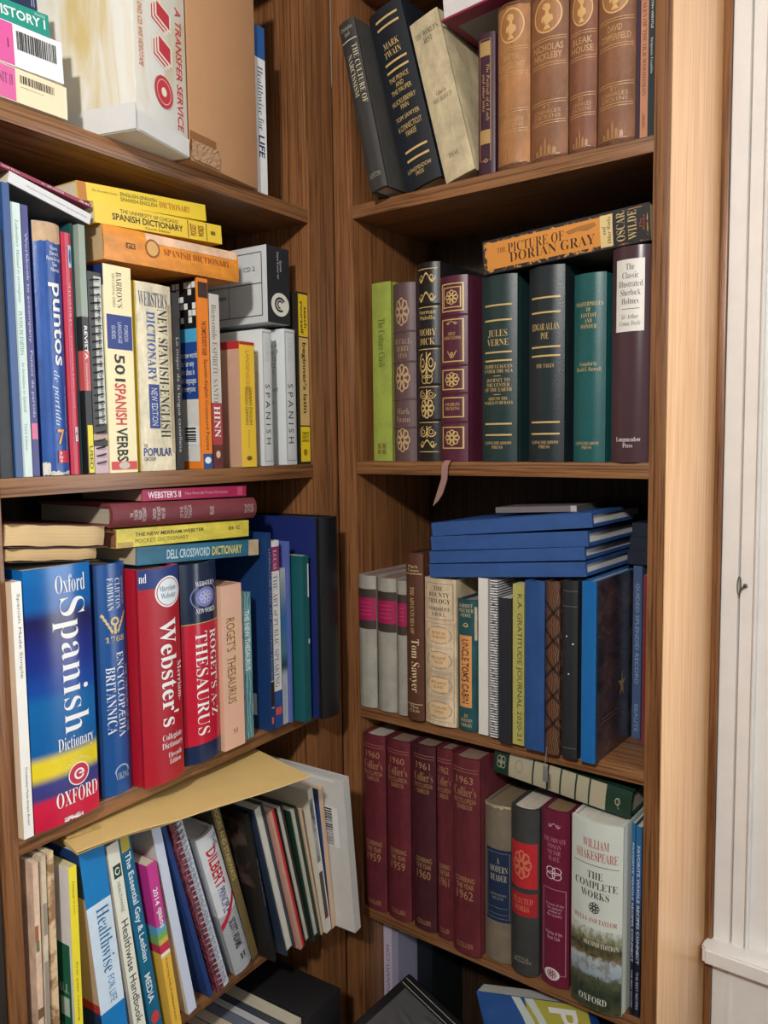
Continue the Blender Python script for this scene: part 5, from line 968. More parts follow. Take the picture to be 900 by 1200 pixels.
book('hardcover_book', 'tall brown jacketed book with a white title label at the right end of second shelf', 'book', 'classics standing on the second shelf of the right bookcase', 'R', 0.4298, -0.0040, 1.4693, 0.0000, 0.0464, 0.2516, 0.150, flat((76,50,56),.25),
     [('b', 0.14, 0.06, 0.86, 0.39, (232, 226, 216)), ('h', 'The\nClassic\nIllustrated\nSherlock\nHolmes', 0.2, 0.08, 0.82, 0.265, (50, 44, 44), 's'), ('h', 'Sir Arthur\nConan Doyle', 0.24, 0.31, 0.78, 0.37, (60, 54, 54), 'i'), ('l', [0.285], 0.3, 0.75, 0.003, (90, 80, 80)), ('h', 'Longmeadow\nPress', 0.18, 0.88, 0.82, 0.93, (230, 220, 210), 's')], style='hard', rnd=0.35)
book('hardcover_book', 'orange book with black scrolled border lying across the green leather books', 'book', None, 'R', 0.4766, -0.0030, 1.7239, 1.6227, 0.0432, 0.2203, 0.140, flat((40,36,36),.45),
     [('b', 0.03, 0.01, 0.94, 0.99, (66, 56, 50)), ('bm', 0.03, 0.01, 0.94, 0.99, 'orange_border'), ('b', 0.12, 0.03, 0.9, 0.73, (222, 140, 52)), ('b', 0.06, 0.73, 0.92, 0.8, (226, 196, 130)), ('b', 0.06, 0.8, 0.92, 0.985, (40, 38, 38)), ('v', 'PICTURE OF', 0.5, 0.17, 0.78, 0.52, (60, 40, 24), 's'), ('v', 'DORIAN GRAY', 0.22, 0.18, 0.5, 0.7, (60, 40, 24), 's'), ('v', 'THE', 0.56, 0.1, 0.7, 0.155, (90, 56, 30), 's'), ('h', 'and\nOther Works', 0.14, 0.74, 0.86, 0.79, (60, 50, 34), 'i'), ('u2', '', 0, 0, 0, 0, (24, 24, 26)), ('h', 'OSCAR\nWILDE', 0.12, 0.82, 0.9, 0.93, (206, 176, 120), 's'), ('h', 'The\nWorks', 0.3, 0.945, 0.7, 0.975, (190, 80, 50), 'i'), ('p', [[(0.72, 0.53), (0.78, 0.6), (0.8, 0.7), (0.7, 0.71), (0.62, 0.66), (0.66, 0.6), (0.62, 0.55)]], (170, 110, 50), 'printed_shape')], rnd=0.05, pages=(206, 186, 150))
book('hardcover_book', 'leftmost of three grey clothbound volumes with magenta bands', 'book', 'three matching grey volumes with magenta bands', 'R', 0.0358, -0.0060, 1.0965, 0.0000, 0.0331, 0.2018, 0.130, flat((158,154,140),.7,'cloth'),
     [('b', 0, 0.1, 1, 0.165, (62, 50, 46)), ('b', 0, 0.165, 1, 0.335, (166, 22, 78)), ('b', 0, 0.335, 1, 0.4, (62, 50, 46)), ('l', [0.2, 0.23, 0.26, 0.29], 0.2, 0.8, 0.004, (200, 80, 120))], style='hard', rnd=0.4, pages=(170, 110, 110))
book('hardcover_book', 'middle of three grey clothbound volumes with magenta bands', 'book', 'three matching grey volumes with magenta bands', 'R', 0.0719, -0.0060, 1.0965, 0.0000, 0.0344, 0.2009, 0.130, flat((158,154,140),.7,'cloth'),
     [('b', 0, 0.1, 1, 0.165, (62, 50, 46)), ('b', 0, 0.165, 1, 0.335, (166, 22, 78)), ('b', 0, 0.335, 1, 0.4, (62, 50, 46)), ('l', [0.2, 0.23, 0.26, 0.29], 0.2, 0.8, 0.004, (200, 80, 120))], style='hard', rnd=0.4, pages=(170, 110, 110))
book('hardcover_book', 'rightmost of three grey clothbound volumes, half hidden by the brown book', 'book', 'three matching grey volumes with magenta bands', 'R', 0.1104, -0.0060, 1.0965, 0.0000, 0.0170, 0.1997, 0.130, flat((158,154,140),.7,'cloth'),
     [('b', 0, 0.1, 1, 0.165, (62, 50, 46)), ('b', 0, 0.165, 1, 0.335, (166, 22, 78)), ('b', 0, 0.335, 1, 0.4, (62, 50, 46)), ('l', [0.2, 0.23, 0.26, 0.29], 0.2, 0.8, 0.004, (200, 80, 120))], style='hard', rnd=0.4, pages=(170, 110, 110))
book('hardcover_book', 'dark brown book with large pale script lettering right of the grey volumes', 'book', 'books standing on the third shelf of the right bookcase', 'R', 0.1309, -0.0120, 1.0965, 0.0000, 0.0293, 0.2430, 0.150, flat((92,52,34),.5,'cloth'),
     [('h', 'Mark\nTwain', 0.12, 0.07, 0.8, 0.11, (206, 180, 130), ''), ('l', [0.12], 0.05, 0.95, 0.004, (206, 180, 130)), ('v', 'THE ADVENTURES OF', 0.3, 0.2, 0.55, 0.48, (200, 170, 120), 's'), ('v', 'Tom Sawyer', 0.25, 0.51, 0.8, 0.83, (226, 206, 160), 's'), ('l', [0.9], 0.05, 0.95, 0.004, (206, 180, 130)), ('h', 'The\nClub', 0.2, 0.91, 0.8, 0.95, (200, 176, 130), '')], style='hard', rnd=0.3, pages=(80, 50, 40))
book('hardcover_book', 'worn peach paper spine with framed panels of small black lettering', 'book', 'books standing on the third shelf of the right bookcase', 'R', 0.1612, -0.0100, 1.0965, 0.0000, 0.0514, 0.2096, 0.130, flat((216,192,156),.55,'worn'),
     [('f', 0.06, 0.03, 0.94, 0.275, 0.02, 0.003, (130, 110, 86)), ('h', 'THE\nBOUNTY\nTRILOGY', 0.14, 0.05, 0.86, 0.165, (60, 50, 40), 's'), ('h', 'NORDHOFF\n& HALL', 0.15, 0.19, 0.85, 0.25, (80, 64, 50), 's'), ('f', 0.04, 0.3, 0.96, 0.46, 0.015, 0.002, (150, 126, 100)), ('ring', 0.5, 0.38, 0.4, 0.06, 0.05, (140, 116, 90)), ('b', 0.2, 0.335, 0.8, 0.425, (228, 190, 140)), ('h', 'MUTINY ON\nTHE BOUNTY', 0.26, 0.355, 0.74, 0.405, (120, 96, 70), ''), ('f', 0.04, 0.47, 0.96, 0.63, 0.015, 0.002, (150, 126, 100)), ('ring', 0.5, 0.55, 0.4, 0.06, 0.05, (140, 116, 90)), ('b', 0.2, 0.505, 0.8, 0.595, (228, 190, 140)), ('h', 'MEN AGAINST\nTHE SEA', 0.26, 0.525, 0.74, 0.5750000000000001, (120, 96, 70), ''), ('f', 0.04, 0.64, 0.96, 0.8, 0.015, 0.002, (150, 126, 100)), ('ring', 0.5, 0.72, 0.4, 0.06, 0.05, (140, 116, 90)), ('b', 0.2, 0.675, 0.8, 0.765, (228, 190, 140)), ('h', "PITCAIRN'S\nISLAND", 0.26, 0.6950000000000001, 0.74, 0.7450000000000001, (120, 96, 70), ''), ('f', 0.04, 0.81, 0.96, 0.97, 0.015, 0.002, (150, 126, 100)), ('ring', 0.5, 0.89, 0.4, 0.06, 0.05, (140, 116, 90)), ('b', 0.2, 0.845, 0.8, 0.935, (228, 190, 140)), ('h', 'LITTLE BROWN\nCOMPANY', 0.26, 0.865, 0.74, 0.915, (120, 96, 70), '')], style='paper', rnd=0.25, pages=(206, 190, 160))
book('hardcover_book', 'worn teal book with a tall orange title panel on its spine', 'book', 'books standing on the third shelf of the right bookcase', 'R', 0.2136, -0.0060, 1.0965, 0.0000, 0.0312, 0.1837, 0.130, flat((24,82,88),.5,'worn'),
     [('h', 'HARRIET\nBEECHER\nSTOWE', 0.1, 0.03, 0.85, 0.13, (206, 190, 140), 's'), ('orn', 'fish', 0.5, 0.19, 0.25, 0.035, (214, 180, 120)), ('b', 0.14, 0.27, 0.78, 0.82, (222, 150, 84)), ('v', "UNCLE TOM'S CABIN", 0.28, 0.3, 0.66, 0.79, (70, 44, 24), 'b'), ('h', 'J&F\nMODERN\nLIBRARY', 0.2, 0.87, 0.8, 0.97, (206, 180, 120), 's'), ('w', 0.9, 0.05, 1, 0.3, (206, 190, 160))], style='hard', rnd=0.35, pages=(170, 160, 140))
book('notebook', 'plain white notebook beside the teal book on the third shelf', 'notebook', 'books standing on the third shelf of the right bookcase', 'R', 0.2494, -0.0060, 1.0965, 0.0000, 0.0148, 0.2165, 0.120, flat((226,222,212),.5),
     [])
book('spiral_notebook', 'black and white striped spiral notebook right of the white notebook', 'notebook', 'books standing on the third shelf of the right bookcase', 'R', 0.2687, -0.0080, 1.0965, 0.0000, 0.0112, 0.2160, 0.120, pattern((30,30,32),(226,226,224),90,'stripe',.45,(1,1,1),.35,.5),
     [('coil',)])
book('notebook', 'short black notebook left of the yellow green journal', 'notebook', 'books standing on the third shelf of the right bookcase', 'R', 0.2863, -0.0160, 1.0965, 0.0000, 0.0177, 0.1949, 0.130, flat((34,38,44),.5),
     [], pages=(210, 206, 196))
book('notebook', 'yellow green journal with handwritten capital lettering down the spine', 'notebook', 'books standing on the third shelf of the right bookcase', 'R', 0.3050, -0.0120, 1.0965, 0.0000, 0.0166, 0.2146, 0.130, flat((178,172,88),.5),
     [('v', 'K.A. GRATITUDE JOURNAL 2020-21', 0.3, 0.06, 0.8, 0.97, (70, 66, 30), '')])
book('hardcover_book', 'plain blue clothbound book standing between green journal and tooled brown book', 'book', 'books standing on the third shelf of the right bookcase', 'R', 0.3253, -0.0180, 1.0965, 0.0000, 0.0275, 0.2216, 0.140, flat((32,78,142),.55,'cloth'),
     [], style='hard', rnd=0.1)
book('journal', 'brown tooled leather journal with diagonal bands on its spine', 'notebook', 'books standing on the third shelf of the right bookcase', 'R', 0.3536, -0.0180, 1.0965, 0.0000, 0.0190, 0.2230, 0.120, pattern((120,78,52),(60,36,24),130,'wave',.45),
     [('p', [[(0, 0.1), (0, 0.125), (1, 0.225), (1, 0.2)], [(0, 0.26), (0, 0.28500000000000003), (1, 0.385), (1, 0.36)], [(0, 0.42000000000000004), (0, 0.445), (1, 0.545), (1, 0.52)], [(0, 0.58), (0, 0.605), (1, 0.705), (1, 0.6799999999999999)], [(0, 0.74), (0, 0.765), (1, 0.865), (1, 0.8400000000000001)], [(0, 0.225), (0, 0.25), (1, 0.15), (1, 0.125)], [(0, 0.385), (0, 0.41000000000000003), (1, 0.31), (1, 0.28500000000000003)], [(0, 0.545), (0, 0.5700000000000001), (1, 0.47), (1, 0.445)], [(0, 0.705), (0, 0.73), (1, 0.63), (1, 0.605)], [(0, 0.865), (0, 0.89), (1, 0.79), (1, 0.765)]], (52, 32, 24), 'tooled_bands'), ('tag',)], style='hard', rnd=0.35)
book('journal', 'black leather book with fine lines across right of the tooled journal', 'notebook', 'books standing on the third shelf of the right bookcase', 'R', 0.3758, -0.0170, 1.0965, 0.0000, 0.0208, 0.2263, 0.130, flat((34,38,42),.45,'leather'),
     [('l', [0.055, 0.14, 0.94], 0.02, 0.98, 0.003, (110, 106, 100)), ('disc', 0.35, 0.31, 0.05, 0.004, (238, 238, 234)), ('disc', 0.75, 0.35, 0.05, 0.004, (238, 238, 234)), ('disc', 0.5, 0.52, 0.05, 0.004, (238, 238, 234))], style='hard', rnd=0.3)
book('yearbook', 'bright blue spined book with a dark starry right cover', 'book', 'books standing on the third shelf of the right bookcase', 'R', 0.4028, -0.0170, 1.0965, 0.0000, 0.0185, 0.2280, 0.155, flat((20,104,176),.3),
     [('sm', 'R', 0.03, 0, 1, 1, 'starry'), ('star',)], style='hard', rnd=0.1, pages=(216, 212, 204))
book('hardcover_book', 'slate blue book set back near the right panel on the third shelf', 'book', 'books standing on the third shelf of the right bookcase', 'R', 0.4241, 0.1000, 1.0965, 0.0000, 0.0117, 0.2336, 0.085, flat((66,92,132),.45),
     [('v', 'GUIDED SPLENDID RECORD', 0.3, 0.1, 0.72, 0.68, (150, 170, 196), ''), ('v', 'BEAUTE', 0.3, 0.8, 0.72, 0.96, (140, 160, 190), '')])
book('paperback_book', 'thin dark red book against the right panel on the third shelf', 'book', 'books standing on the third shelf of the right bookcase', 'R', 0.4428, 0.0850, 1.0965, 0.0000, 0.0063, 0.2247, 0.090, flat((130,48,54),.45),
     [('v', 'Rules of the house', 0.3, 0.12, 0.7, 0.8, (90, 40, 50), '')])
book('yearbook', 'lowest of the four blue books lying on the third-shelf row', 'book', 'blue yearbooks lying stacked on the third-shelf row', 'R', 0.4043, -0.0080, 1.3282, 1.6633, 0.0185, 0.2334, 0.170, flat((46,88,156),.5,'cloth'),
     [], style='hard', rnd=0.05, pages=(232, 230, 222))
book('yearbook', 'second from below of the four lying blue books', 'book', 'blue yearbooks lying stacked on the third-shelf row', 'R', 0.4030, -0.0080, 1.3489, 1.6666, 0.0164, 0.2319, 0.170, flat((46,88,156),.5,'cloth'),
     [], style='hard', rnd=0.05, pages=(232, 230, 222))
book('yearbook', 'third from below of the four lying blue books', 'book', 'blue yearbooks lying stacked on the third-shelf row', 'R', 0.4070, -0.0080, 1.3661, 1.6614, 0.0194, 0.2329, 0.170, flat((46,88,156),.5,'cloth'),
     [], style='hard', rnd=0.05, pages=(232, 230, 222))
book('yearbook', 'topmost of the four lying blue books', 'book', 'blue yearbooks lying stacked on the third-shelf row', 'R', 0.4121, -0.0080, 1.3898, 1.6755, 0.0185, 0.2367, 0.170, flat((46,88,156),.5,'cloth'),
     [], style='hard', rnd=0.05, pages=(232, 230, 222))
book('paperback_book', 'thin grey book lying on top of the blue yearbooks', 'book', None, 'R', 0.3723, 0.0350, 1.4046, 1.6280, 0.0077, 0.1194, 0.120, flat((120,112,112),.5),
     [('b', 0.0, 0.93, 1, 1, (190, 180, 180))], pages=(90, 84, 84))
book('hardcover_book', 'lowest of three dark books lying at the back beside the blue yearbooks', 'book', 'dark books lying in the back right corner of the third shelf', 'R', 0.4755, 0.1000, 1.3318, 1.5708, 0.0182, 0.0600, 0.088, flat((24,34,52),.5,'cloth'),
     [], style='hard', pages=(190, 190, 186))
book('hardcover_book', 'middle of three dark books lying at the back beside the blue yearbooks', 'book', 'dark books lying in the back right corner of the third shelf', 'R', 0.4755, 0.1000, 1.3504, 1.5708, 0.0182, 0.0570, 0.088, flat((24,34,52),.5,'cloth'),
     [], style='hard', pages=(190, 190, 186))
book('hardcover_book', 'topmost of three dark books lying at the back beside the blue yearbooks', 'book', 'dark books lying in the back right corner of the third shelf', 'R', 0.4755, 0.1000, 1.3690, 1.5708, 0.0182, 0.0540, 0.088, flat((24,34,52),.5,'cloth'),
     [], style='hard', pages=(190, 190, 186))
book('encyclopedia_volume', 'leftmost of the five maroon encyclopedia volumes', 'book', 'matching maroon encyclopedia yearbooks', 'R', 0.0394, -0.0040, 0.7765, 0.0000, 0.0428, 0.2769, 0.160, flat((104,34,44),.5,'worn'),
     [('l', [0.05, 0.065], 0.05, 0.95, 0.004, (150, 90, 70)), ('h', '1960', 0.2, 0.09, 0.8, 0.125, (172, 124, 82), ''), ('h', "Collier's", 0.1, 0.14, 0.9, 0.19, (172, 124, 82), 's'), ('h', 'ENCYCLOPEDIA\nYEARBOOK', 0.1, 0.2, 0.9, 0.255, (172, 124, 82), ''), ('h', 'COVERING\nTHE YEAR', 0.15, 0.6, 0.85, 0.66, (180, 136, 90), ''), ('h', '1959', 0.2, 0.67, 0.8, 0.715, (172, 124, 82), ''), ('h', 'COLLIER', 0.2, 0.94, 0.8, 0.965, (172, 124, 82), '')], style='hard', rnd=0.25, pages=(206, 194, 176))
book('encyclopedia_volume', 'second of the five maroon encyclopedia volumes from the left', 'book', 'matching maroon encyclopedia yearbooks', 'R', 0.0855, -0.0040, 0.7765, 0.0000, 0.0425, 0.2779, 0.160, flat((104,34,44),.5,'worn'),
     [('l', [0.05, 0.065], 0.05, 0.95, 0.004, (150, 90, 70)), ('h', '1960', 0.2, 0.09, 0.8, 0.125, (172, 124, 82), ''), ('h', "Collier's", 0.1, 0.14, 0.9, 0.19, (172, 124, 82), 's'), ('h', 'ENCYCLOPEDIA\nYEARBOOK', 0.1, 0.2, 0.9, 0.255, (172, 124, 82), ''), ('h', 'COVERING\nTHE YEAR', 0.15, 0.6, 0.85, 0.66, (180, 136, 90), ''), ('h', '1959', 0.2, 0.67, 0.8, 0.715, (172, 124, 82), ''), ('h', 'COLLIER', 0.2, 0.94, 0.8, 0.965, (172, 124, 82), '')], style='hard', rnd=0.25, pages=(150, 120, 100))
book('encyclopedia_volume', 'middle one of the five maroon encyclopedia volumes, darker than its neighbours', 'book', 'matching maroon encyclopedia yearbooks', 'R', 0.1336, -0.0040, 0.7765, 0.0000, 0.0398, 0.2813, 0.160, flat((74,28,36),.5,'worn'),
     [('l', [0.05, 0.065], 0.05, 0.95, 0.004, (150, 90, 70)), ('h', '1961', 0.2, 0.09, 0.8, 0.125, (172, 124, 82), ''), ('h', "Collier's", 0.1, 0.14, 0.9, 0.19, (172, 124, 82), 's'), ('h', 'ENCYCLOPEDIA\nYEARBOOK', 0.1, 0.2, 0.9, 0.255, (172, 124, 82), ''), ('h', 'COVERING\nTHE YEAR', 0.15, 0.6, 0.85, 0.66, (180, 136, 90), ''), ('h', '1960', 0.2, 0.67, 0.8, 0.715, (172, 124, 82), ''), ('h', 'COLLIER', 0.2, 0.94, 0.8, 0.965, (172, 124, 82), '')], style='hard', rnd=0.25, pages=(150, 120, 100))
book('encyclopedia_volume', 'fourth maroon encyclopedia volume, half hidden by the fifth', 'book', 'matching maroon encyclopedia yearbooks', 'R', 0.1768, -0.0040, 0.7765, 0.0000, 0.0265, 0.2839, 0.160, flat((104,34,44),.5,'worn'),
     [('l', [0.05, 0.065], 0.05, 0.95, 0.004, (150, 90, 70)), ('h', '1962', 0.2, 0.09, 0.8, 0.125, (172, 124, 82), ''), ('h', "Collier's", 0.1, 0.14, 0.9, 0.19, (172, 124, 82), 's'), ('h', 'ENCYCLOPEDIA\nYEARBOOK', 0.1, 0.2, 0.9, 0.255, (172, 124, 82), ''), ('h', 'COVERING\nTHE YEAR', 0.15, 0.6, 0.85, 0.66, (180, 136, 90), ''), ('h', '1961', 0.2, 0.67, 0.8, 0.715, (172, 124, 82), ''), ('h', 'COLLIER', 0.2, 0.94, 0.8, 0.965, (172, 124, 82), '')], style='hard', rnd=0.25, pages=(150, 120, 100))
book('encyclopedia_volume', 'fifth and widest maroon encyclopedia volume, protruding furthest', 'book', 'matching maroon encyclopedia yearbooks', 'R', 0.2095, -0.0160, 0.7765, 0.0000, 0.0442, 0.2837, 0.160, flat((104,34,44),.5,'worn'),
     [('l', [0.05, 0.065], 0.05, 0.95, 0.004, (150, 90, 70)), ('h', '1963', 0.2, 0.09, 0.8, 0.125, (172, 124, 82), ''), ('h', "Collier's", 0.1, 0.14, 0.9, 0.19, (172, 124, 82), 's'), ('h', 'ENCYCLOPEDIA\nYEARBOOK', 0.1, 0.2, 0.9, 0.255, (172, 124, 82), ''), ('h', 'COVERING\nTHE YEAR', 0.15, 0.6, 0.85, 0.66, (180, 136, 90), ''), ('h', '1962', 0.2, 0.67, 0.8, 0.715, (172, 124, 82), ''), ('h', 'COLLIER', 0.2, 0.94, 0.8, 0.965, (172, 124, 82), '')], style='hard', rnd=0.25, pages=(150, 120, 100))
book('hardcover_book', 'taupe clothbound book with a large dark blue label on the fourth shelf', 'book', 'books standing on the fourth shelf of the right bookcase', 'R', 0.2548, -0.0040, 0.7765, 0.0000, 0.0406, 0.2251, 0.120, flat((122,108,88),.7,'cloth'),
     [('b', 0.1, 0.28, 1, 0.74, (26, 46, 76)), ('f', 0.14, 0.3, 0.97, 0.72, 0.02, 0.004, (120, 120, 110)), ('h', 'A\nMODERN\nREADER', 0.25, 0.33, 0.9, 0.48, (176, 166, 140), 's'), ('h', 'LIPPMANN\nNEVINS', 0.25, 0.56, 0.85, 0.6, (130, 130, 120), ''), ('l', [0.65, 0.69], 0.2, 0.9, 0.003, (120, 120, 110)), ('w', 0, 0, 1, 0.02, (190, 176, 130))], style='hard', rnd=0.3, pages=(140, 118, 88))
book('hardcover_book', 'charcoal book with two red label blocks on the fourth shelf', 'book', 'books standing on the fourth shelf of the right bookcase', 'R', 0.2963, -0.0100, 0.7765, 0.0000, 0.0421, 0.2322, 0.130, flat((58,58,56),.6,'cloth'),
     [('b', 0.06, 0.2, 0.96, 0.47, (196, 36, 44)), ('orn', 'rosette', 0.5, 0.33, 0.36, 0.1, (206, 110, 80)), ('b', 0.06, 0.5, 0.96, 0.64, (176, 34, 42)), ('h', 'SELECTED\nWORKS', 0.15, 0.53, 0.85, 0.61, (214, 120, 90), 's'), ('h', 'LITTLE\nBROWN', 0.2, 0.89, 0.8, 0.925, (160, 150, 130), '')], style='hard', rnd=0.55, pages=(226, 214, 196))
book('hardcover_book', 'wine red book with fine white lettering and a knot emblem on the fourth shelf', 'book', 'books standing on the fourth shelf of the right bookcase', 'R', 0.3423, -0.0060, 0.7765, 0.0000, 0.0394, 0.2398, 0.130, flat((116,30,58),.35),
     [('orn', 'wave', 0.5, 0.08, 0.22, 0.015, (214, 160, 170)), ('h', 'THE PRIVATE\nWOMAN\nVICTOR\nPLACE', 0.1, 0.15, 0.9, 0.28, (200, 120, 136), 's'), ('orn', 'knot', 0.5, 0.35, 0.34, 0.045, (220, 190, 196)), ('f', 0.1, 0.44, 0.92, 0.93, 0.02, 0.003, (200, 140, 156)), ('h', 'A novel of the\nlast century\nwritten in\nthe country', 0.2, 0.52, 0.85, 0.6, (210, 160, 172), ''), ('h', 'Volume of the\nBook Club', 0.2, 0.68, 0.8, 0.73, (210, 160, 172), ''), ('disc', 0.45, 0.93, 0.28, 0.035, (220, 206, 206)), ('orn', 'rosette', 0.45, 0.93, 0.2, 0.03, (116, 30, 58))], style='hard', rnd=0.3, pages=(150, 120, 80))
book('hardcover_book', 'thick pale jacketed volume with red and black lettering above a river scene', 'book', 'books standing on the fourth shelf of the right bookcase', 'R', 0.3894, -0.0180, 0.7765, 0.0000, 0.0674, 0.2465, 0.130, flat((212,218,206),.3),
     [('bm', 0.0, 0.56, 1, 1, 'landscape'), ('orn', 'towers', 0.32, 0.62, 0.3, 0.035, (118, 98, 66)), ('orn', 'towers', 0.74, 0.635, 0.24, 0.035, (92, 84, 58)), ('orn', 'towers', 0.62, 0.83, 0.3, 0.05, (64, 76, 54)), ('p', [[(0.42, 0.7), (0.56, 0.7), (0.54, 0.71), (0.44, 0.71)]], (60, 60, 54), 'printed_boat'), ('h', 'WILLIAM\nSHAKESPEARE', 0.12, 0.09, 0.92, 0.2, (186, 80, 60), 's'), ('l', [0.225], 0.06, 0.94, 0.003, (90, 90, 90)), ('h', 'THE\nCOMPLETE\nWORKS', 0.1, 0.26, 0.92, 0.4, (44, 44, 48), 's'), ('orn', 'rosette', 0.5, 0.45, 0.12, 0.035, (40, 40, 44)), ('h', 'WELLS AND TAYLOR', 0.08, 0.505, 0.92, 0.53, (176, 70, 54), 's'), ('h', 'SECOND EDITION', 0.3, 0.63, 0.95, 0.655, (230, 226, 210), 's'), ('h', 'OXFORD', 0.2, 0.925, 0.75, 0.96, (226, 224, 214), 's')], style='hard', rnd=0.35, pages=(226, 220, 206))
book('magazine', 'thin blue and black magazine right of the thick pale jacketed volume', 'magazine', 'books standing on the fourth shelf of the right bookcase', 'R', 0.4625, 0.0020, 0.7765, 0.0000, 0.0044, 0.2493, 0.140, zones(0.2493,[(0,(40,110,160)),(.3,(60,100,160)),(.5,(50,60,90)),(.75,(30,34,50))],.35,True,'paper',60),
     [('v', 'FAVORITE WHOLE RECIPES CONNECT', 0.25, 0.1, 0.75, 0.72, (190, 206, 226), 'b'), ('v', 'THE BEST RECIPES', 0.3, 0.76, 0.7, 0.96, (190, 190, 220), '')])
book('magazine', 'thin blue patterned cookbook against the right panel on the fourth shelf', 'magazine', 'books standing on the fourth shelf of the right bookcase', 'R', 0.4680, 0.0020, 0.7765, 0.0000, 0.0071, 0.2466, 0.140, zones(0.2466,[(0,(40,110,160)),(.3,(60,100,160)),(.5,(50,60,90)),(.75,(30,34,50))],.35,True,'paper',60),
     [('v', 'FAVORITE WHOLE RECIPES CONNECT', 0.25, 0.1, 0.75, 0.72, (190, 206, 226), 'b'), ('v', 'THE BEST RECIPES', 0.3, 0.76, 0.7, 0.96, (190, 190, 220), '')])
book('hardcover_book', 'dark green book with cream spine panels lying on the fourth-shelf row', 'book', None, 'R', 0.4559, 0.0120, 1.0235, 1.4873, 0.0364, 0.1951, 0.140, flat((24,58,42),.5,'cloth'),
     [('b', 0.02, 0.12, 0.98, 0.83, (176, 166, 136)), ('l', [0.3, 0.41, 0.505, 0.615, 0.71], 0, 1, 0.012, (28, 56, 42)), ('orn', 'knot', 0.5, 0.06, 0.3, 0.04, (176, 170, 140)), ('orn', 'fish', 0.5, 0.91, 0.3, 0.035, (176, 170, 140)), ('ring', 0.55, 0.2, 0.25, 0.03, 0.2, (150, 140, 110)), ('sb', 'L', 0, 0, 0.001, 0.001, (24, 24, 26))], style='hard', rnd=0.1, pages=(206, 200, 180))
book('hardcover_book', 'magenta book lying tilted across the tops on the top shelf, white page edges outwards', 'book', None, 'R', 0.3048, -0.0020, 2.0568, 1.6446, 0.0340, 0.1125, 0.150, flat((150,30,76),.4),
     [('sb', 'L', 0.16, 0.1, 0.95, 0.93, (140, 140, 146))], style='hard', pages=(232, 226, 226), fore=1)
book('paperback_book', 'lavender paperback at the left end of the lowest visible right shelf', 'book', 'books on the lowest visible right shelf', 'R', 0.0365, 0.0500, 0.4305, 0.0000, 0.0165, 0.3180, 0.130, flat((196,184,206),.5),
     [('u', 'LEGNAMY.COM', 0.3, 0.2, 0.72, 0.47, (70, 60, 80), '')])
book('paperback_book', 'grey blue booklet right of the lavender paperback', 'book', 'books on the lowest visible right shelf', 'R', 0.0535, 0.0500, 0.4305, 0.0000, 0.0120, 0.3120, 0.130, flat((150,148,172),.5),
     [])
book('hardcover_book', 'dark teal book in the shade right of the lavender paperback', 'book', 'books on the lowest visible right shelf', 'R', 0.0680, 0.1000, 0.4305, 0.0000, 0.0300, 0.2700, 0.090, flat((16,22,28),.5),
     [], style='hard')
book('workbook', 'blue and yellow book with white waves standing tilted, face out, on the lowest right shelf', 'book', None, 'R', 0.2985, 0.0300, 0.4320, 0.2850, 0.1780, 0.2700, 0.022, flat((30,84,160),.35),
     [('b', 0.46, 0, 1, 1, (186, 176, 60)), ('p', [[(0.34, 0.0), (0.42, 0.0), (0.5, 0.12), (0.5, 0.22), (0.44, 0.22), (0.4, 0.1)], [(0.46, 0.0), (0.54, 0.0), (0.62, 0.13), (0.62, 0.22), (0.57, 0.2), (0.53, 0.1)], [(0.44, 0.22), (0.5, 0.22), (0.46, 0.34), (0.5, 0.5), (0.44, 0.6), (0.4, 0.4)], [(0.57, 0.22), (0.62, 0.22), (0.58, 0.36), (0.63, 0.52), (0.57, 0.6), (0.53, 0.4)]], (206, 216, 206), 'printed_waves'), ('v', 'PAN', 0.66, 0.03, 0.9, 0.42, (236, 236, 230), 'b')], pages=(216, 214, 206))

# ------------------------------------------------------------------ cartons on the top left shelf
def carton(name, label, s, d, yaw, Wd, D, H, mat, dec, z=None):
    r = empty(name, placed('L', s, d, (Z1L if z is None else z) + 0.0004, 0, yaw))
    bm = bmesh.new(); add_box(bm, 0, 0, 0, Wd, D, H, 0.002)
    cv = finish('carton_body', bm, mat, r)
    bm = bmesh.new(); add_box(bm, 0.002, 0.002, H, Wd - 0.002, D / 2 - 0.0005, H + 0.0016); add_box(bm, 0.002, D / 2 + 0.0005, H, Wd - 0.002, D - 0.002, H + 0.0016)
    finish('top_flap', bm, mat, r)
    decorate(cv, Spine(Wd, H, 0), Wd, H, D, dec)
    return tag(r, label, 'box')
RD = (206, 52, 66)
def film(u0, v0, u1, v1):
    out = []
    for k in range(3):
        a = 0.05 * k; b = -0.012 * k
        out.append(('p', [[(u0 + a, v0 - 0.0 + b), (u1 - 0.1 + a, v0 + 0.03 + b), (u1 - 0.1 + a, v1 + b), (u0 + a, v1 - 0.03 + b)]], (236, 226, 206), 'printed_shape'))
        out.append(('p', [[(u0 + 0.03 + a, v0 + 0.012 + b), (u1 - 0.13 + a, v0 + 0.034 + b), (u1 - 0.13 + a, v1 - 0.012 + b), (u0 + 0.03 + a, v1 - 0.036 + b)]], RD, 'printed_shape'))
    return out
STAINED = pattern((222, 220, 210), (206, 182, 122), 14, 'noise', 0.5, (1, 1.6, 0.35), 0.46, 0.68)
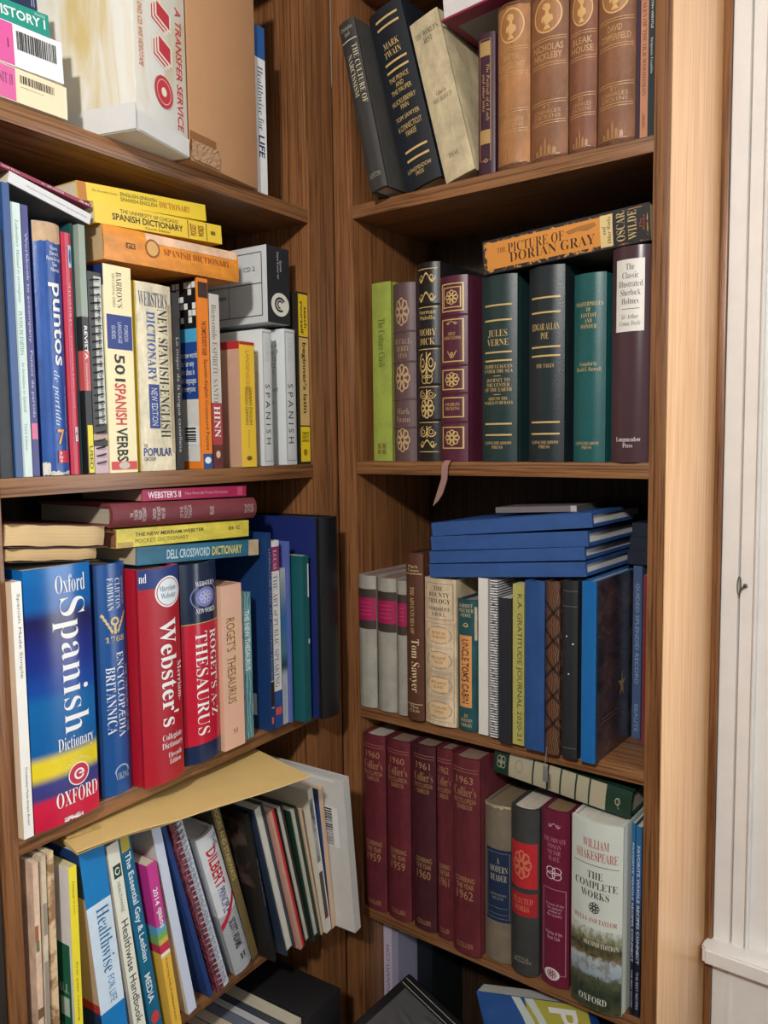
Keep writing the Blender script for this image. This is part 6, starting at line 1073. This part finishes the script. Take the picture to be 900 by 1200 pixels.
wc = carton('cardboard_box', 'worn white carton with red printing standing on the top shelf of the left bookcase', -0.399, -0.042, 0.235, 0.0965, 0.19, 0.285, STAINED,
  [('v', 'A TRANSFER SERVICE', .79, .44, .91, .91, RD, 'b'), ('v', 'DVD, CD, VHS VIDEOTAPE', .07, .53, .16, .755, RD, '')] + film(.30, .485, .70, .585) + film(.32, .61, .70, .715)
  + [('disc', .52, .80, .175, .06, RD), ('ring', .52, .80, .135, .046, .06, (236, 200, 190)), ('disc', .52, .80, .05, .017, (236, 226, 206)), ('p', [[(.07, .465), (.16, .465), (.16, .49), (.21, .49), (.115, .52), (.02, .49), (.07, .49)]], RD, 'printed_arrow'),
     ('b', .0, .925, 1, .995, (218, 216, 210), 'paper_tape'), ('sb', 'L', 0, .9, .9, .995, (212, 212, 210)), ('sb', 'L', .52, .66, .56, .69, (110, 80, 60))])
bcx = carton('cardboard_box', 'plain brown carton with shiny tape at its lower corner on the top left shelf', -0.3015, -0.0185, 0.105, 0.132, 0.18, 0.285, flat((190, 138, 92), 0.7, 'paper'),
  [('b', .0, .88, .36, .96, (146, 92, 52), 'tape')])
bm = bmesh.new(); bmesh.ops.create_grid(bm, x_segments=14, y_segments=8, size=0.5)
for v in bm.verts:
    u, w = v.co.x + 0.5, v.co.y + 0.5
    v.co = Vector((0.001 + 0.05 * u, -0.0012 - 0.0014 * random.random(), 0.002 + 0.022 * w))
bmesh.ops.recalc_face_normals(bm, faces=bm.faces)
finish('crumpled_tape', bm, flat((176, 136, 100), 0.08, 'plain'), bcx, smooth=False)

# ------------------------------------------------------------------ manila envelopes on the leaning books
def envelope(label, dz, ds, dd, ang, Wd=0.30, Dp=0.2):
    r = empty('envelope', placed('L', -0.501 + ds, -0.027 + dd, 1.0728 + dz, 0, ang))
    bm = bmesh.new(); nx, ny = 16, 6; top = []; bot = []
    def zf(i, j):
        x = i / nx
        return 0.0035 * math.sin(x * 5.2 + 0.4) - 0.003 * math.exp(-((x - 0.38) / 0.12) ** 2) * (1 - j / ny)
    for j in range(ny + 1):
        top.append([bm.verts.new((Wd * i / nx, Dp * j / ny, zf(i, j) + 0.0016)) for i in range(nx + 1)])
        bot.append([bm.verts.new((Wd * i / nx, Dp * j / ny, zf(i, j))) for i in range(nx + 1)])
    for j in range(ny):
        for i in range(nx):
            bm.faces.new((top[j][i], top[j][i + 1], top[j + 1][i + 1], top[j + 1][i])); bm.faces.new((bot[j][i], bot[j + 1][i], bot[j + 1][i + 1], bot[j][i + 1]))
    for i in range(nx):
        bm.faces.new((bot[0][i], bot[0][i + 1], top[0][i + 1], top[0][i])); bm.faces.new((top[ny][i], top[ny][i + 1], bot[ny][i + 1], bot[ny][i]))
    for j in range(ny):
        bm.faces.new((top[j][0], top[j + 1][0], bot[j + 1][0], bot[j][0])); bm.faces.new((bot[j][nx], bot[j + 1][nx], top[j + 1][nx], top[j][nx]))
    bmesh.ops.recalc_face_normals(bm, faces=bm.faces)
    finish('envelope_body', bm, flat((222, 186, 112), 0.6, 'paper'), r)
    bm = bmesh.new(); add_box(bm, 0.002, 0.03, 0.0052, 0.04, Dp - 0.03, 0.0056)
    finish('envelope_flap', bm, flat((214, 176, 100), 0.6, 'worn'), r)
    return tag(r, label, 'envelope', 'manila envelopes on the leaning books')
envelope('upper manila envelope lying across the leaning books under the third left shelf', 0.0, 0, 0, -0.26)
envelope('lower manila envelope, its left corner showing under the other one', -0.0052, 0.004, 0.004, -0.225, 0.26, 0.17)

# ------------------------------------------------------------------ black padded album and the box under it, bottom right shelf
al = empty('photo_album', placed('R', 0.094, -0.13, 0.650, -0.396))
bm = bmesh.new(); add_box(bm, 0, 0, 0, 0.30, 0.155, 0.030, 0.006); finish('cover', bm, flat((34, 33, 34), 0.3, 'leather'), al)
bm = bmesh.new()
bmesh.ops.create_grid(bm, x_segments=46, y_segments=30, size=0.5)
rr = random.Random(2)
for v in bm.verts:
    u, w = v.co.x + 0.5, v.co.y + 0.5
    e = min(u, 1 - u, w, 1 - w)
    h = 0.0026 * math.sin(26 * u + 5 * math.sin(9 * w)) * math.sin(17 * w + 3 * math.sin(8 * u)) * min(1, e * 8)
    v.co = Vector((0.014 + 0.272 * u, 0.008 + 0.118 * w, 0.0304 + max(0, h)))
finish('embossed_panel', bm, flat((104, 102, 102), 0.2, 'plain', metal=0.4), al)  # silver highlights put into its lighter grey colour
bm = bmesh.new()
for yy in (0.130, 0.141): add_box(bm, 0.004, yy, 0.0302, 0.296, yy + 0.0008, 0.0306)
finish('stitching', bm, flat((176, 170, 156), 0.5, 'plain'), al)
tag(al, 'black padded album with an embossed shiny panel lying tilted on the lowest visible right shelf', 'album')
bx = empty('storage_box', placed('R', 0.13, -0.10, Z5R + 0.0004))
box('box_body', flat((28, 27, 27), 0.6), bx, 0, 0, 0, 0.155, 0.13, 0.085, 0.002)
box('box_lid', flat((34, 33, 33), 0.6), bx, -0.001, -0.001, 0.0851, 0.156, 0.131, 0.1, 0.002)
tag(bx, 'black storage box under the padded album on the lowest visible right shelf', 'box')
